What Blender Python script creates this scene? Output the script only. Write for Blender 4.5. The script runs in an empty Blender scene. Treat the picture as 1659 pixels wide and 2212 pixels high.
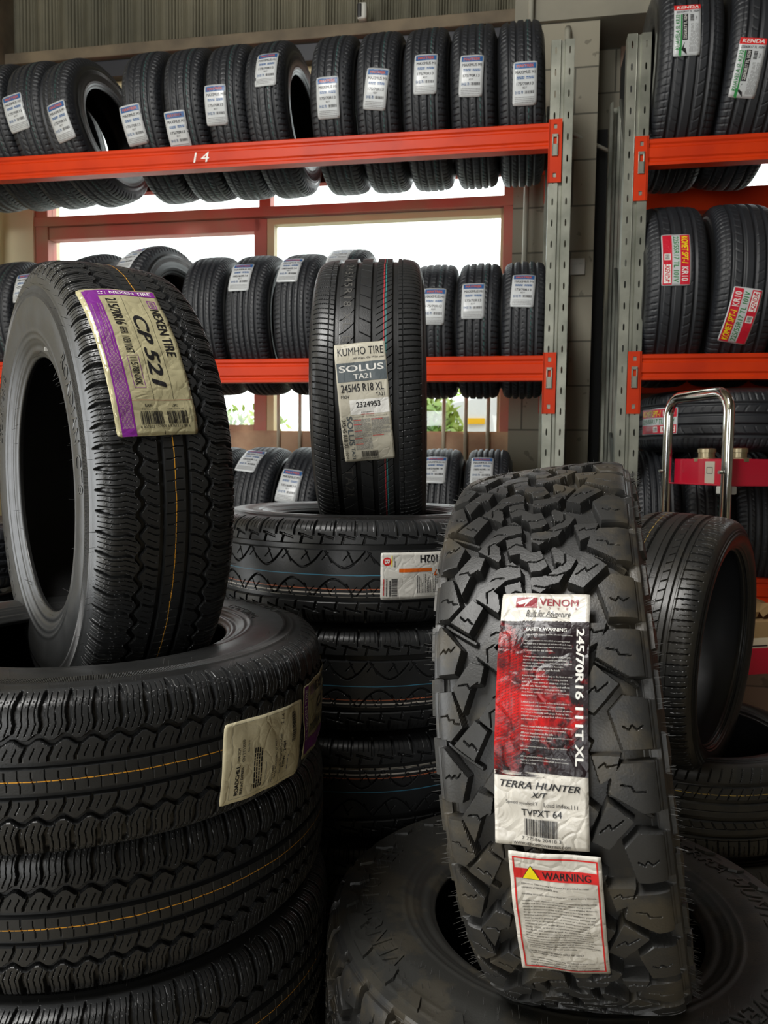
import bpy, math, random
import numpy as np
from mathutils import Matrix, Vector

# ------------------------------------------------------------------ camera, world, light
SC = bpy.context.scene
COL = SC.collection
FPX, IW, IH = 1661.0, 1659.0, 2212.0
CAM = np.array([0, 0, 1.44])
PI = math.pi
_p, _ro = math.radians(3.65), math.radians(.7)
FW = np.array([0, math.cos(_p), -math.sin(_p)])
_u0 = np.array([0, math.sin(_p), math.cos(_p)]); _r0 = np.array([1., 0, 0])
RT = _r0*math.cos(_ro)+_u0*math.sin(_ro)
UP = _u0*math.cos(_ro)-_r0*math.sin(_ro)
cam = bpy.data.objects.new('camera', bpy.data.cameras.new('camera')); COL.objects.link(cam)
cam.matrix_world = Matrix(((RT[0], UP[0], -FW[0], CAM[0]), (RT[1], UP[1], -FW[1], CAM[1]), (RT[2], UP[2], -FW[2], CAM[2]), (0, 0, 0, 1)))
cam.data.sensor_fit = 'VERTICAL'; cam.data.sensor_height = 36
cam.data.lens = FPX/IH*36
cam.data.clip_start = .02
cam.data.dof.use_dof = True; cam.data.dof.focus_distance = 1.12; cam.data.dof.aperture_fstop = 11
SC.camera = cam
SC.view_settings.view_transform = 'Standard'; SC.view_settings.look = 'None'
SC.view_settings.exposure = 0.42; SC.view_settings.gamma = 1; SC.view_settings.use_curve_mapping = False
try:
    SC.cycles.use_denoising = True; SC.cycles.use_adaptive_sampling = True
    SC.cycles.adaptive_threshold = .02; SC.cycles.max_bounces = 6; SC.cycles.diffuse_bounces = 3; SC.cycles.glossy_bounces = 3; SC.cycles.transmission_bounces = 6
    SC.cycles.sample_clamp_indirect = 4; SC.cycles.caustics_reflective = False; SC.cycles.caustics_refractive = False
except Exception:
    pass
W = bpy.data.worlds.new('world'); SC.world = W; W.use_nodes = True
nt = W.node_tree; nt.nodes.clear()
bg = nt.nodes.new('ShaderNodeBackground'); wo = nt.nodes.new('ShaderNodeOutputWorld')
bg.inputs[0].default_value = (.93, .97, 1, 1); bg.inputs[1].default_value = 3.6
nt.links.new(bg.outputs[0], wo.inputs[0])

def area(name, loc, target, sx, sy, power, color):
    l = bpy.data.lights.new(name, 'AREA'); l.shape = 'RECTANGLE'; l.size = sx; l.size_y = sy; l.energy = power; l.color = color
    o = bpy.data.objects.new(name, l); COL.objects.link(o); o.location = loc
    o.rotation_euler = (Vector(target)-Vector(loc)).to_track_quat('-Z', 'Y').to_euler()
    return o
area('side_door_daylight', (-3.0, .2, 1.3), (0, .55, 1.35), 2.2, 2.2, 20, (1, .965, .90))
area('front_door_daylight', (-1.6, -4.0, 1.9), (-.6, 0, 1.7), 1.2, 2.4, 26, (1, .985, .95))
area('overhead_fill', (-1.3, .1, 4.45), (-.1, 1.3, 1.0), 1.0, 2.4, 165, (1, .985, .95))  # added overhead fill lamp; the ceiling above it has no opening

# ------------------------------------------------------------------ layout helpers
TH = math.radians(10)
NV = np.array([math.sin(TH), math.cos(TH), 0]); NU = np.array([math.cos(TH), -math.sin(TH), 0])
def RK(u, v, z):
    p = NU*u+NV*v
    return Vector((p[0], p[1], z))
def ray(px, py):
    return FW+RT*(px-IW/2)/FPX-UP*(py-IH/2)/FPX
def rackP(px, py, v):
    d = ray(px, py); P = CAM+d*v/(d@NV)
    return float(P@NU), float(P[2])

# ------------------------------------------------------------------ naming helpers
def tag(o, label=None, cat=None, group=None, kind=None):
    if label: o['label'] = label
    if cat: o['category'] = cat
    if group: o['group'] = group
    if kind: o['kind'] = kind
    return o
def empty(name, loc=(0, 0, 0), rot=(0, 0, 0), **k):
    o = bpy.data.objects.new(name, None); COL.objects.link(o); o.location = loc; o.rotation_euler = rot
    o.empty_display_size = .05
    return tag(o, **k)
def copy_tree(o, parent=None):
    c = o.copy(); COL.objects.link(c)
    if parent: c.parent = parent
    for ch in list(KIDS.get(o.name, [])):
        k = copy_tree(ch, c)
    return c
KIDS = {}
def link(name, me, mats, parent=None, smooth=False):
    o = bpy.data.objects.new(name, me); COL.objects.link(o)
    for m in (mats if isinstance(mats, (list, tuple)) else [mats]): me.materials.append(m)
    if parent:
        o.parent = parent; KIDS.setdefault(parent.name, []).append(o)
    if smooth:
        me.polygons.foreach_set('use_smooth', [True]*len(me.polygons))
    return o

# ------------------------------------------------------------------ materials
def mat(name, col, rough=.5, metal=0., spec=.5, bump=None, noise=None, coat=0.):
    m = bpy.data.materials.new(name); m.use_nodes = True
    N = m.node_tree.nodes; L = m.node_tree.links; b = N['Principled BSDF']
    b.inputs['Base Color'].default_value = (*col, 1); b.inputs['Roughness'].default_value = rough
    b.inputs['Metallic'].default_value = metal; b.inputs['Specular IOR Level'].default_value = spec
    b.inputs['Coat Weight'].default_value = coat
    tc = N.new('ShaderNodeTexCoord')
    if noise:   # (scale, colour2, detail, lo, hi)
        n = N.new('ShaderNodeTexNoise'); n.inputs['Scale'].default_value = noise[0]; n.inputs['Detail'].default_value = noise[2]
        L.new(tc.outputs['Object'], n.inputs['Vector'])
        r = N.new('ShaderNodeValToRGB'); r.color_ramp.elements[0].position = noise[3]; r.color_ramp.elements[1].position = noise[4]
        r.color_ramp.elements[0].color = (*col, 1); r.color_ramp.elements[1].color = (*noise[1], 1)
        L.new(n.outputs['Fac'], r.inputs[0]); L.new(r.outputs[0], b.inputs['Base Color'])
    if bump:    # (scale, strength, distance)
        n = N.new('ShaderNodeTexNoise'); n.inputs['Scale'].default_value = bump[0]; n.inputs['Detail'].default_value = 4
        L.new(tc.outputs['Object'], n.inputs['Vector'])
        bu = N.new('ShaderNodeBump'); bu.inputs['Strength'].default_value = bump[1]; bu.inputs['Distance'].default_value = bump[2]
        L.new(n.outputs['Fac'], bu.inputs['Height']); L.new(bu.outputs[0], b.inputs['Normal'])
    return m

class G:
    """tiny node-math helper"""
    def __init__(s, m): s.N = m.node_tree.nodes; s.L = m.node_tree.links
    def m(s, op, a, b=None, c=None):
        n = s.N.new('ShaderNodeMath'); n.operation = op
        for i, v in enumerate((a, b, c)):
            if v is None: continue
            if isinstance(v, (int, float)): n.inputs[i].default_value = v
            else: s.L.new(v, n.inputs[i])
        return n.outputs[0]
    def mix(s, f, a, b):
        n = s.N.new('ShaderNodeMix'); n.data_type = 'RGBA'
        if isinstance(f, (int, float)): n.inputs[0].default_value = f
        else: s.L.new(f, n.inputs[0])
        for i, v in ((6, a), (7, b)):
            if isinstance(v, tuple): n.inputs[i].default_value = (*v, 1)
            else: s.L.new(v, n.inputs[i])
        return n.outputs[2]

def rubber(name, col=(.0180, .0188, .0196), rough=.36, stripes=(), dirt=0., spec=.5, ribs=None):
    """stripes: (q, halfwidth, colour, dash period, dash duty) painted lines running round the tread"""
    m = mat(name, col, rough, spec=spec); g = G(m); N, L = g.N, g.L; b = N['Principled BSDF']
    uv = N.new('ShaderNodeUVMap'); sp = N.new('ShaderNodeSeparateXYZ'); L.new(uv.outputs[0], sp.inputs[0])
    S, Q = sp.outputs[0], sp.outputs[1]
    tc = N.new('ShaderNodeTexCoord')
    n = N.new('ShaderNodeTexNoise'); n.inputs['Scale'].default_value = 14; n.inputs['Detail'].default_value = 5
    L.new(tc.outputs['Object'], n.inputs['Vector'])
    c = g.mix(g.m('MULTIPLY', n.outputs['Fac'], .55), col, tuple(min(1, x*1.7) for x in col))
    if dirt:
        n3 = N.new('ShaderNodeTexNoise'); n3.inputs['Scale'].default_value = 9; n3.inputs['Detail'].default_value = 7; n3.inputs['Roughness'].default_value = .65
        L.new(tc.outputs['Object'], n3.inputs['Vector'])
        f = g.m('MULTIPLY', g.m('SUBTRACT', n3.outputs['Fac'], .5), 6.0)
        f = g.m('MINIMUM', g.m('MAXIMUM', f, 0.), dirt)
        c = g.mix(f, c, (.075, .062, .040))
    for (q, hw, sc, per, duty) in stripes:
        nw = N.new('ShaderNodeTexNoise'); nw.noise_dimensions = '1D'; nw.inputs['Scale'].default_value = 22
        L.new(S, nw.inputs['W'])
        qq = g.m('ADD', Q, g.m('MULTIPLY', g.m('SUBTRACT', nw.outputs['Fac'], .5), .0022))
        f = g.m('LESS_THAN', g.m('ABSOLUTE', g.m('SUBTRACT', qq, q)), hw)
        if per:
            f = g.m('MULTIPLY', f, g.m('LESS_THAN', g.m('FRACT', g.m('DIVIDE', S, per)), duty))
        c = g.mix(f, c, sc)
    L.new(c, b.inputs['Base Color'])
    n2 = N.new('ShaderNodeTexNoise'); n2.inputs['Scale'].default_value = 30
    L.new(tc.outputs['Object'], n2.inputs['Vector'])
    L.new(g.m('ADD', g.m('MULTIPLY', n2.outputs['Fac'], .2), rough-.1), b.inputs['Roughness'])
    bu = N.new('ShaderNodeBump'); bu.inputs['Strength'].default_value = .35; bu.inputs['Distance'].default_value = .0006
    n4 = N.new('ShaderNodeTexNoise'); n4.inputs['Scale'].default_value = 420
    L.new(tc.outputs['Object'], n4.inputs['Vector'])
    h = n4.outputs['Fac']
    if ribs:   # fine radial ribbing in a band of the sidewall: (pitch, qlo, qhi)
        w = g.m('SINE', g.m('MULTIPLY', S, 2*PI/ribs[0]))
        band = g.m('MULTIPLY', g.m('GREATER_THAN', g.m('ABSOLUTE', Q), ribs[1]), g.m('LESS_THAN', g.m('ABSOLUTE', Q), ribs[2]))
        h = g.m('ADD', g.m('MULTIPLY', h, .25), g.m('MULTIPLY', g.m('MULTIPLY', w, band), 2.0))
        bu.inputs['Strength'].default_value = .8
    L.new(h, bu.inputs['Height']); L.new(bu.outputs[0], b.inputs['Normal'])
    return m

def paper(name, col, rough=.32, spec=.5, crease=.5, metal=0., crumple=1.):
    """sticker stock and inks share the same creases, so print follows the sheet"""
    m = mat(name, col, rough, metal=metal, spec=spec); N, L = m.node_tree.nodes, m.node_tree.links; b = N['Principled BSDF']
    uv = N.new('ShaderNodeUVMap')
    n1 = N.new('ShaderNodeTexNoise'); n1.inputs['Scale'].default_value = 26*crumple; n1.inputs['Detail'].default_value = 3; n1.inputs['Distortion'].default_value = 2.2
    v = N.new('ShaderNodeTexVoronoi'); v.feature = 'DISTANCE_TO_EDGE'; v.inputs['Scale'].default_value = 34*crumple
    mp = N.new('ShaderNodeVectorMath'); mp.operation = 'ADD'
    n0 = N.new('ShaderNodeTexNoise'); n0.inputs['Scale'].default_value = 20
    L.new(uv.outputs[0], n0.inputs['Vector'])
    sc = N.new('ShaderNodeVectorMath'); sc.operation = 'SCALE'; sc.inputs['Scale'].default_value = .06
    L.new(n0.outputs['Color'], sc.inputs[0]); L.new(uv.outputs[0], mp.inputs[0]); L.new(sc.outputs[0], mp.inputs[1])
    L.new(uv.outputs[0], n1.inputs['Vector']); L.new(mp.outputs[0], v.inputs['Vector'])
    g = G(m)
    cr = g.m('MINIMUM', g.m('MULTIPLY', v.outputs['Distance'], 5.), .6)
    h = g.m('ADD', n1.outputs['Fac'], g.m('MULTIPLY', cr, .5))
    bu = N.new('ShaderNodeBump'); bu.inputs['Strength'].default_value = crease; bu.inputs['Distance'].default_value = .004
    L.new(h, bu.inputs['Height']); L.new(bu.outputs[0], b.inputs['Normal'])
    return m

M = {}
M['rub_side'] = rubber('sidewall_rubber', (.0125, .0128, .0128), .36, ribs=(.0021, .123, .139))
M['rub_side_dusty'] = rubber('dusty_sidewall_rubber', (.022, .022, .020), .5, dirt=.35)
M['rub_in'] = rubber('inner_rubber', (.010, .0105, .012), .5)
M['rub_letter'] = mat('lettering_rubber', (.035, .035, .034), .3)
M['hair'] = mat('vent_rubber', (.09, .09, .088), .35)
M['hair_dark'] = mat('vent_rubber_dark', (.02, .02, .02), .4)
M['nexen'] = rubber('nexen_tread_rubber', stripes=[(0, .0006, (.75, .36, .03), .0150, .93)])
M['kumho'] = rubber('kumho_tread_rubber', stripes=[(.036, .0009, (.45, .04, .05), 0, 0), (.0405, .0008, (.04, .25, .25), 0, 0)])
M['venom'] = rubber('offroad_tread_rubber', (.0215, .0215, .021), .42, dirt=.55)
M['suv'] = rubber('highway_tread_rubber', stripes=[(-.003, .0009, (.05, .2, .3), 0, 0), (-.031, .0009, (.5, .15, .07), .031, .93), (-.039, .0014, (.55, .5, .44), .031, .9), (-.048, .0014, (.45, .42, .37), .031, .86)])
M['sport'] = rubber('sport_tread_rubber', (.019, .019, .018), stripes=[(-.048, .0008, (.4, .27, .06), .02, .8)], dirt=.15)
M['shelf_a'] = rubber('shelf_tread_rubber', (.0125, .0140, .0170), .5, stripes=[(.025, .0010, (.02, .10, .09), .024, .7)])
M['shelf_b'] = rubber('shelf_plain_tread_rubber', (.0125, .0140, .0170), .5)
M['kenda'] = rubber('kenda_tread_rubber', (.0125, .0140, .0170), .5)

M['white'] = paper('white_sticker', (.62, .60, .55), .3, crease=.35)
M['white_crumpled'] = paper('white_crumpled_sticker', (.64, .61, .55), .26, crease=.5)
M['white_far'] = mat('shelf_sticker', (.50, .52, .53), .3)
M['foil'] = paper('pale_foil_sticker', (.52, .475, .29), .26, crease=.42, metal=.25)
M['cream'] = paper('cream_paper', (.86, .78, .53), .6, crease=.35)
M['beige'] = paper('beige_sticker', (.50, .47, .38), .38, crease=.22)
for k, c in dict(black=(.012, .012, .014), purple=(.19, .02, .24), red=(.62, .02, .02), orange=(.65, .12, .01), slate=(.09, .11, .12), yellow=(.85, .70, .01),
                 ink_white=(.75, .74, .70), maroon=(.25, .01, .02), green=(.02, .22, .05), blue=(.02, .09, .25), grey=(.2, .2, .2), deepred=(.55, .01, .03), amber=(.8, .45, .02), teal=(.02, .12, .2)).items():
    M[k] = paper('ink_'+k, c, .36, crease=.28)
# dark red grunge print (black to red cloudy artwork)
m = paper('ink_grunge', (.3, .01, .01), .3, crease=.4, spec=.35); g = G(m)
uv = g.N.new('ShaderNodeUVMap'); n = g.N.new('ShaderNodeTexNoise'); n.inputs['Scale'].default_value = 42; n.inputs['Detail'].default_value = 9; n.inputs['Roughness'].default_value = .7
g.L.new(uv.outputs[0], n.inputs['Vector'])
sp = g.N.new('ShaderNodeSeparateXYZ'); g.L.new(uv.outputs[0], sp.inputs[0])
w = g.m('SUBTRACT', 1., g.m('MULTIPLY', g.m('ABSOLUTE', g.m('SUBTRACT', sp.outputs[1], .008)), 13.))
w = g.m('ADD', w, g.m('MULTIPLY', sp.outputs[0], -12.))
f = g.m('MULTIPLY', g.m('ADD', g.m('MULTIPLY', g.m('SUBTRACT', n.outputs['Fac'], .5), 4.5), g.m('SUBTRACT', w, .38)), 1.)
f = g.m('MINIMUM', g.m('MAXIMUM', f, 0.), 1.)
g.L.new(g.mix(f, (.012, .006, .008), (.50, .006, .006)), g.N['Principled BSDF'].inputs['Base Color']); M['grunge'] = m

M['orange_paint'] = mat('orange_rack_paint', (.56, .036, .003), .42, spec=.22, noise=(6, (.44, .026, .004), 3, .4, .7))
M['zinc'] = mat('galvanised_steel', (.36, .365, .31), .38, metal=.75, noise=(9, (.20, .21, .175), 5, .35, .7))
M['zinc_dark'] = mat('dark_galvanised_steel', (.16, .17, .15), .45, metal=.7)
M['chrome'] = mat('chrome', (.75, .76, .74), .12, metal=1, bump=(40, .15, .002))
M['crimson'] = mat('crimson_paint', (.48, .008, .03), .22, coat=.3)
M['gold'] = mat('brassy_metal', (.45, .38, .24), .35, metal=.9)
M['card'] = mat('cardboard', (.30, .19, .08), .8)
M['carton_label'] = mat('carton_label', (.62, .54, .38), .7)
M['steel_dark'] = mat('dark_steel_purlin', (.022, .024, .032), .5)
M['timber'] = mat('weathered_timber', (.20, .155, .10), .75, noise=(5, (.10, .08, .055), 8, .35, .65), bump=(12, .3, .01))
M['asbestos'] = mat('corrugated_sheet', (.20, .185, .13), .8, noise=(2.2, (.10, .098, .072), 9, .35, .7))
M['frame_red'] = mat('faded_red_timber', (.52, .15, .115), .6, noise=(4, (.40, .24, .16), 7, .45, .7))
M['frame_tan'] = mat('tan_timber', (.58, .38, .23), .65, noise=(5, (.30, .15, .09), 7, .4, .7))
M['frame_cream'] = mat('cream_timber', (.62, .52, .30), .6)
M['plaster'] = mat('cream_wall', (.68, .62, .42), .8)
M['concrete'] = mat('concrete_lintel', (.30, .28, .22), .8, noise=(3, (.22, .21, .17), 8, .4, .7))
M['floor'] = mat('concrete_floor', (.26, .215, .14), .6, noise=(2, (.16, .14, .10), 8, .4, .7))
M['recess_shade_dark'] = mat('painted_recess_shade', (.03, .031, .03), .8)  # shade of the wall recess put into the colour
M['plastic_white'] = mat('white_plastic', (.5, .5, .46), .4)
M['plastic_black'] = mat('black_plastic', (.015, .015, .015), .3)
M['pipe'] = mat('grey_pipe', (.34, .33, .27), .5)
M['bar'] = mat('painted_bar', (.5, .45, .33), .5)
M['leaf'] = mat('leaves', (.10, .24, .03), .6, noise=(3, (.30, .36, .05), 3, .35, .65))
M['leaf_red'] = mat('rusty_leaves', (.35, .16, .04), .6)
M['car_white'] = mat('white_car_paint', (.7, .72, .75), .3)
M['car_glass'] = mat('car_glass', (.10, .17, .24), .1)
M['ground'] = mat('outdoor_concrete', (.5, .5, .47), .9)
gl = bpy.data.materials.new('window_glass'); gl.use_nodes = True
gn = gl.node_tree; gn.nodes.clear()
o_ = gn.nodes.new('ShaderNodeOutputMaterial'); t_ = gn.nodes.new('ShaderNodeBsdfTransparent'); s_ = gn.nodes.new('ShaderNodeBsdfGlossy'); x_ = gn.nodes.new('ShaderNodeMixShader')
s_.inputs['Roughness'].default_value = .03; t_.inputs[0].default_value = (.95, .97, .95, 1); x_.inputs[0].default_value = .05
gn.links.new(t_.outputs[0], x_.inputs[1]); gn.links.new(s_.outputs[0], x_.inputs[2]); gn.links.new(x_.outputs[0], o_.inputs[0])
M['glass'] = gl
# block wall: painted concrete blocks with recessed joints
def block_mat(name, c1, c2, mortar):
    m = mat(name, c1, .85); g = G(m); N, L = g.N, g.L
    tc = N.new('ShaderNodeTexCoord'); mp = N.new('ShaderNodeMapping'); mp.inputs['Rotation'].default_value = (PI/2, 0, 0)
    br = N.new('ShaderNodeTexBrick'); br.inputs['Scale'].default_value = 1.; br.inputs['Mortar Size'].default_value = .004
    br.inputs['Brick Width'].default_value = .4; br.inputs['Row Height'].default_value = .2
    br.inputs['Color1'].default_value = (*c1, 1); br.inputs['Color2'].default_value = (*c2, 1); br.inputs['Mortar'].default_value = (*mortar, 1)
    L.new(tc.outputs['Object'], mp.inputs[0]); L.new(mp.outputs[0], br.inputs['Vector'])
    n = N.new('ShaderNodeTexNoise'); n.inputs['Scale'].default_value = 18; n.inputs['Detail'].default_value = 8
    L.new(tc.outputs['Object'], n.inputs['Vector'])
    pit = g.m('GREATER_THAN', n.outputs['Fac'], .66)
    c = g.mix(g.m('MULTIPLY', pit, .55), br.outputs['Color'], tuple(x*.35 for x in c1))
    L.new(c, N['Principled BSDF'].inputs['Base Color'])
    bu = N.new('ShaderNodeBump'); bu.inputs['Strength'].default_value = .6; bu.inputs['Distance'].default_value = .008
    L.new(g.m('SUBTRACT', g.m('MULTIPLY', n.outputs['Fac'], .3), br.outputs['Fac']), bu.inputs['Height']); L.new(bu.outputs[0], N['Principled BSDF'].inputs['Normal'])
    return m
M['block'] = block_mat('painted_block', (.33, .305, .235), (.285, .265, .205), (.12, .115, .09))
M['block_pink'] = block_mat('pinkish_block', (.34, .22, .16), (.29, .20, .145), (.16, .11, .08))

# ------------------------------------------------------------------ mesh builder
class MB:
    def __init__(s): s.v = []; s.f = []
    def poly(s, pts): i = len(s.v); s.v += [tuple(p) for p in pts]; s.f.append(list(range(i, i+len(pts))))
    def box(s, a, b):
        x0, y0, z0 = a; x1, y1, z1 = b; i = len(s.v)
        s.v += [(x0, y0, z0), (x1, y0, z0), (x1, y1, z0), (x0, y1, z0), (x0, y0, z1), (x1, y0, z1), (x1, y1, z1), (x0, y1, z1)]
        s.f += [[i+k for k in q] for q in ((0, 3, 2, 1), (4, 5, 6, 7), (0, 1, 5, 4), (1, 2, 6, 5), (2, 3, 7, 6), (3, 0, 4, 7))]
        return s
    def prism(s, pts, axis, a, b):
        """extrude a closed 2D polygon along an axis"""
        n = len(pts); i = len(s.v)
        for h in (a, b):
            for (p, q) in pts:
                s.v.append({0: (h, p, q), 1: (p, h, q), 2: (p, q, h)}[axis])
        s.f.append(list(range(i, i+n))[::-1]); s.f.append(list(range(i+n, i+2*n)))
        for k in range(n): s.f.append([i+k, i+(k+1) % n, i+n+(k+1) % n, i+n+k])
        return s
    def tube(s, path, r, n=10, flat=1.):
        """round tube along a polyline"""
        P = [Vector(p) for p in path]; i0 = len(s.v); prev = None
        for k, p in enumerate(P):
            t = (P[min(k+1, len(P)-1)]-P[max(k-1, 0)]).normalized()
            a = prev if prev else (Vector((0, 0, 1)) if abs(t.z) < .9 else Vector((1, 0, 0)))
            x = (a-t*a.dot(t)).normalized(); y = t.cross(x); prev = x
            rr = r[k] if isinstance(r, (list, tuple)) else r
            for j in range(n):
                q = p+x*rr*math.cos(2*PI*j/n)+y*rr*flat*math.sin(2*PI*j/n); s.v.append(tuple(q))
        for k in range(len(P)-1):
            for j in range(n):
                a_, b_ = i0+k*n+j, i0+k*n+(j+1) % n
                s.f.append([a_, b_, b_+n, a_+n])
        s.f.append([i0+j for j in range(n)][::-1]); s.f.append([i0+(len(P)-1)*n+j for j in range(n)])
        return s
    def lathe(s, prof, n=24, c=(0, 0, 0)):
        i = len(s.v)
        for (r, z) in prof:
            for j in range(n): s.v.append((c[0]+r*math.cos(2*PI*j/n), c[1]+r*math.sin(2*PI*j/n), c[2]+z))
        for k in range(len(prof)-1):
            for j in range(n): s.f.append([i+k*n+j, i+k*n+(j+1) % n, i+(k+1)*n+(j+1) % n, i+(k+1)*n+j])
        s.f.append([i+j for j in range(n)][::-1]); s.f.append([i+(len(prof)-1)*n+j for j in range(n)])
        return s
    def build(s, name, m, parent=None, smooth=False, bevel=0):
        me = bpy.data.meshes.new(name); me.from_pydata(s.v, [], s.f); me.update()
        o = link(name, me, m, parent, smooth)
        if bevel:
            b = o.modifiers.new('bevel', 'BEVEL'); b.width = bevel; b.segments = 2; b.limit_method = 'ANGLE'
        return o

def np_mesh(name, V, Fq, uv=None, smooth=True):
    me = bpy.data.meshes.new(name)
    me.vertices.add(len(V)); me.vertices.foreach_set('co', np.asarray(V, np.float32).ravel())
    Fq = np.asarray(Fq, np.int32); n = len(Fq); k = Fq.shape[1]
    me.loops.add(n*k); me.loops.foreach_set('vertex_index', Fq.ravel())
    me.polygons.add(n); me.polygons.foreach_set('loop_start', np.arange(n, dtype=np.int32)*k)
    me.polygons.foreach_set('use_smooth', np.full(n, smooth))
    if uv is not None:
        l = me.uv_layers.new(name='UVMap'); l.data.foreach_set('uv', np.asarray(uv, np.float32)[Fq.ravel()].ravel())
    me.update(calc_edges=True); me.validate()
    return me

# ------------------------------------------------------------------ tyres
def half_profile(w, R, rb, square=0.):
    h = R-rb; d = 1-square
    return [(0, R), (.12*w, R-.0003), (.25*w, R-.0016*d-.0004), (.34*w, R-.0045*d-.001), (.40*w, R-.0095*d-.002), (.44*w, R-.020*d-.003), (.468*w, R-.036*d-.006), (.49*w, R-.3*h-.012),
            (.5*w, R-.50*h), (.492*w, R-.64*h), (.475*w, R-.77*h), (.452*w, R-.88*h), (.44*w, R-.935*h), (.425*w, rb+.006), (.405*w, rb), (.375*w, rb+.002)]
def densify(pts, step):
    P = np.array(pts, float); out = []
    E = np.vstack([2*P[0]-P[1], P, 2*P[-1]-P[-2]])
    if abs(P[0][0]) < 1e-9: E[0] = (-P[1][0], P[1][1])
    for i in range(1, len(E)-2):
        p0, p1, p2, p3 = E[i-1], E[i], E[i+1], E[i+2]; n = max(2, int(np.ceil(np.linalg.norm(p2-p1)/.0005)))
        for t in np.linspace(0, 1, n, endpoint=False):
            out.append(.5*((2*p1)+(-p0+p2)*t+(2*p0-5*p1+4*p2-p3)*t*t+(-p0+3*p1-3*p2+p3)*t**3))
    out.append(P[-1]); out = np.array(out)
    L = np.r_[0, np.cumsum(np.linalg.norm(np.diff(out, axis=0), axis=1))]
    return out, L
class Prof:
    def __init__(s, w, R, rb, square=0.):
        s.w, s.R, s.rb = w, R, rb; s.P, s.L = densify(half_profile(w, R, rb, square), .0005); s.len = s.L[-1]
        s.qsh = float(s.L[np.argmax(s.P[:, 0] >= .468*w)])     # end of the tread wrap
    def at(s, q):
        a = np.abs(q); x = np.interp(a, s.L, s.P[:, 0])*np.sign(q); r = np.interp(a, s.L, s.P[:, 1])
        e = .0008; x2 = np.interp(a+e, s.L, s.P[:, 0]); r2 = np.interp(a+e, s.L, s.P[:, 1]); x1 = np.interp(np.maximum(a-e, 0), s.L, s.P[:, 0]); r1 = np.interp(np.maximum(a-e, 0), s.L, s.P[:, 1])
        dx, dr = x2-x1, r2-r1; n = np.hypot(dx, dr)+1e-12
        return x, r, -dr/n*np.sign(q), dx/n
    def q_of_x(s, x):
        k = int(np.argmax(s.P[:, 0])); return np.interp(np.abs(x), s.P[:k, 0], s.L[:k])*np.sign(x)

def tri(x): return np.abs((x-np.floor(x))-.5)*4-1
def cut(d, hw, depth, soft=.0008): return depth*np.clip((hw+soft-np.abs(d))/soft, 0, 1)
def win(a, a0, a1, e=.001): return np.clip((a-a0)/e, 0, 1)*np.clip((a1-a)/e, 0, 1)
def per(s, P): return (s/P-np.floor(s/P)-.5)*P
def poly_sdf(X, Y, pts):
    """signed distance, negative inside"""
    d = np.full(X.shape, 1e9); ins = np.zeros(X.shape, bool); n = len(pts)
    for i in range(n):
        ax, ay = pts[i]; bx, by = pts[(i+1) % n]; ex, ey = bx-ax, by-ay
        t = np.clip(((X-ax)*ex+(Y-ay)*ey)/(ex*ex+ey*ey), 0, 1)
        d = np.minimum(d, (X-ax-t*ex)**2+(Y-ay-t*ey)**2)
        c = ((ay > Y) != (by > Y)) & (X < (bx-ax)*(Y-ay)/(by-ay+1e-15)+ax); ins ^= c
    d = np.sqrt(d); return np.where(ins, -d, d)
def seg_dist(X, Y, pts):
    d = np.full(X.shape, 1e9)
    for i in range(len(pts)-1):
        ax, ay = pts[i]; bx, by = pts[i+1]; ex, ey = bx-ax, by-ay
        t = np.clip(((X-ax)*ex+(Y-ay)*ey)/(ex*ex+ey*ey), 0, 1)
        d = np.minimum(d, (X-ax-t*ex)**2+(Y-ay-t*ey)**2)
    return np.sqrt(d)

def tread_nexen(s, q, C):
    P = C/78; a = np.abs(q); sg = np.sign(q); ss = s*np.where(sg < 0, 1, -1)+np.where(sg < 0, 0, P*.35)
    z = .0455+.0036*np.clip(1.5*tri(ss/P), -1, 1)
    d = cut(a-z, .0028, .0080, .0011)
    d = np.maximum(d, cut(a-.0175, .0029, .0075, .0012))
    # block row between zigzag and straight groove: z-shaped cross grooves and two sipes
    kink = .0045*np.clip((a-.027)/.009, 0, 1)
    d = np.maximum(d, cut(per(ss-kink+P*.12, P), .0010, .0055)*win(a, .020, .045))
    for k in (1, 2): d = np.maximum(d, cut(per(ss-kink+P*(.12+k/3), P), .00022, .0024, .0004)*win(a, .022 if k == 1 else .0245, .038))
    # centre rib sipes
    kk = .0030*np.clip((q+.004)/.008, 0, 1)
    for k in (0, .5): d = np.maximum(d, cut(per(s-kk+P*k, P), .00020, .002, .0006)*win(a, -.01, .0115+.003*(k > 0)))
    # shoulder: one crescent slot and three sipes each pitch
    cv = .0050*np.clip((a-.050)/.014, 0, 1)-.0016*np.sin(np.clip((a-.062)/.03, 0, 1)*PI)
    fat = .0027*np.sin(np.clip((a-.053)/.055, 0, 1)*PI)**.7
    d = np.maximum(d, cut(per(ss-cv+P*.5, P), fat, .0065, .0012)*win(a, .053, .112, .002))
    for k in (.25, .5, .75): d = np.maximum(d, cut(per(ss-cv+P*(.5+k), P), .00022, .0024, .0004)*win(a, .0505, .104))
    d = np.maximum(d, cut(a-.1135, .0004, .0012, .0008))
    for a0 in (.083, .089):
        for k in (.12, .38, .62, .88):
            r2 = np.sqrt((a-a0)**2+per(ss-cv+P*(.5+k), P)**2); d = d-.0006*np.clip(1.6-r2/.0007, 0, 1)
    return d
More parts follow.
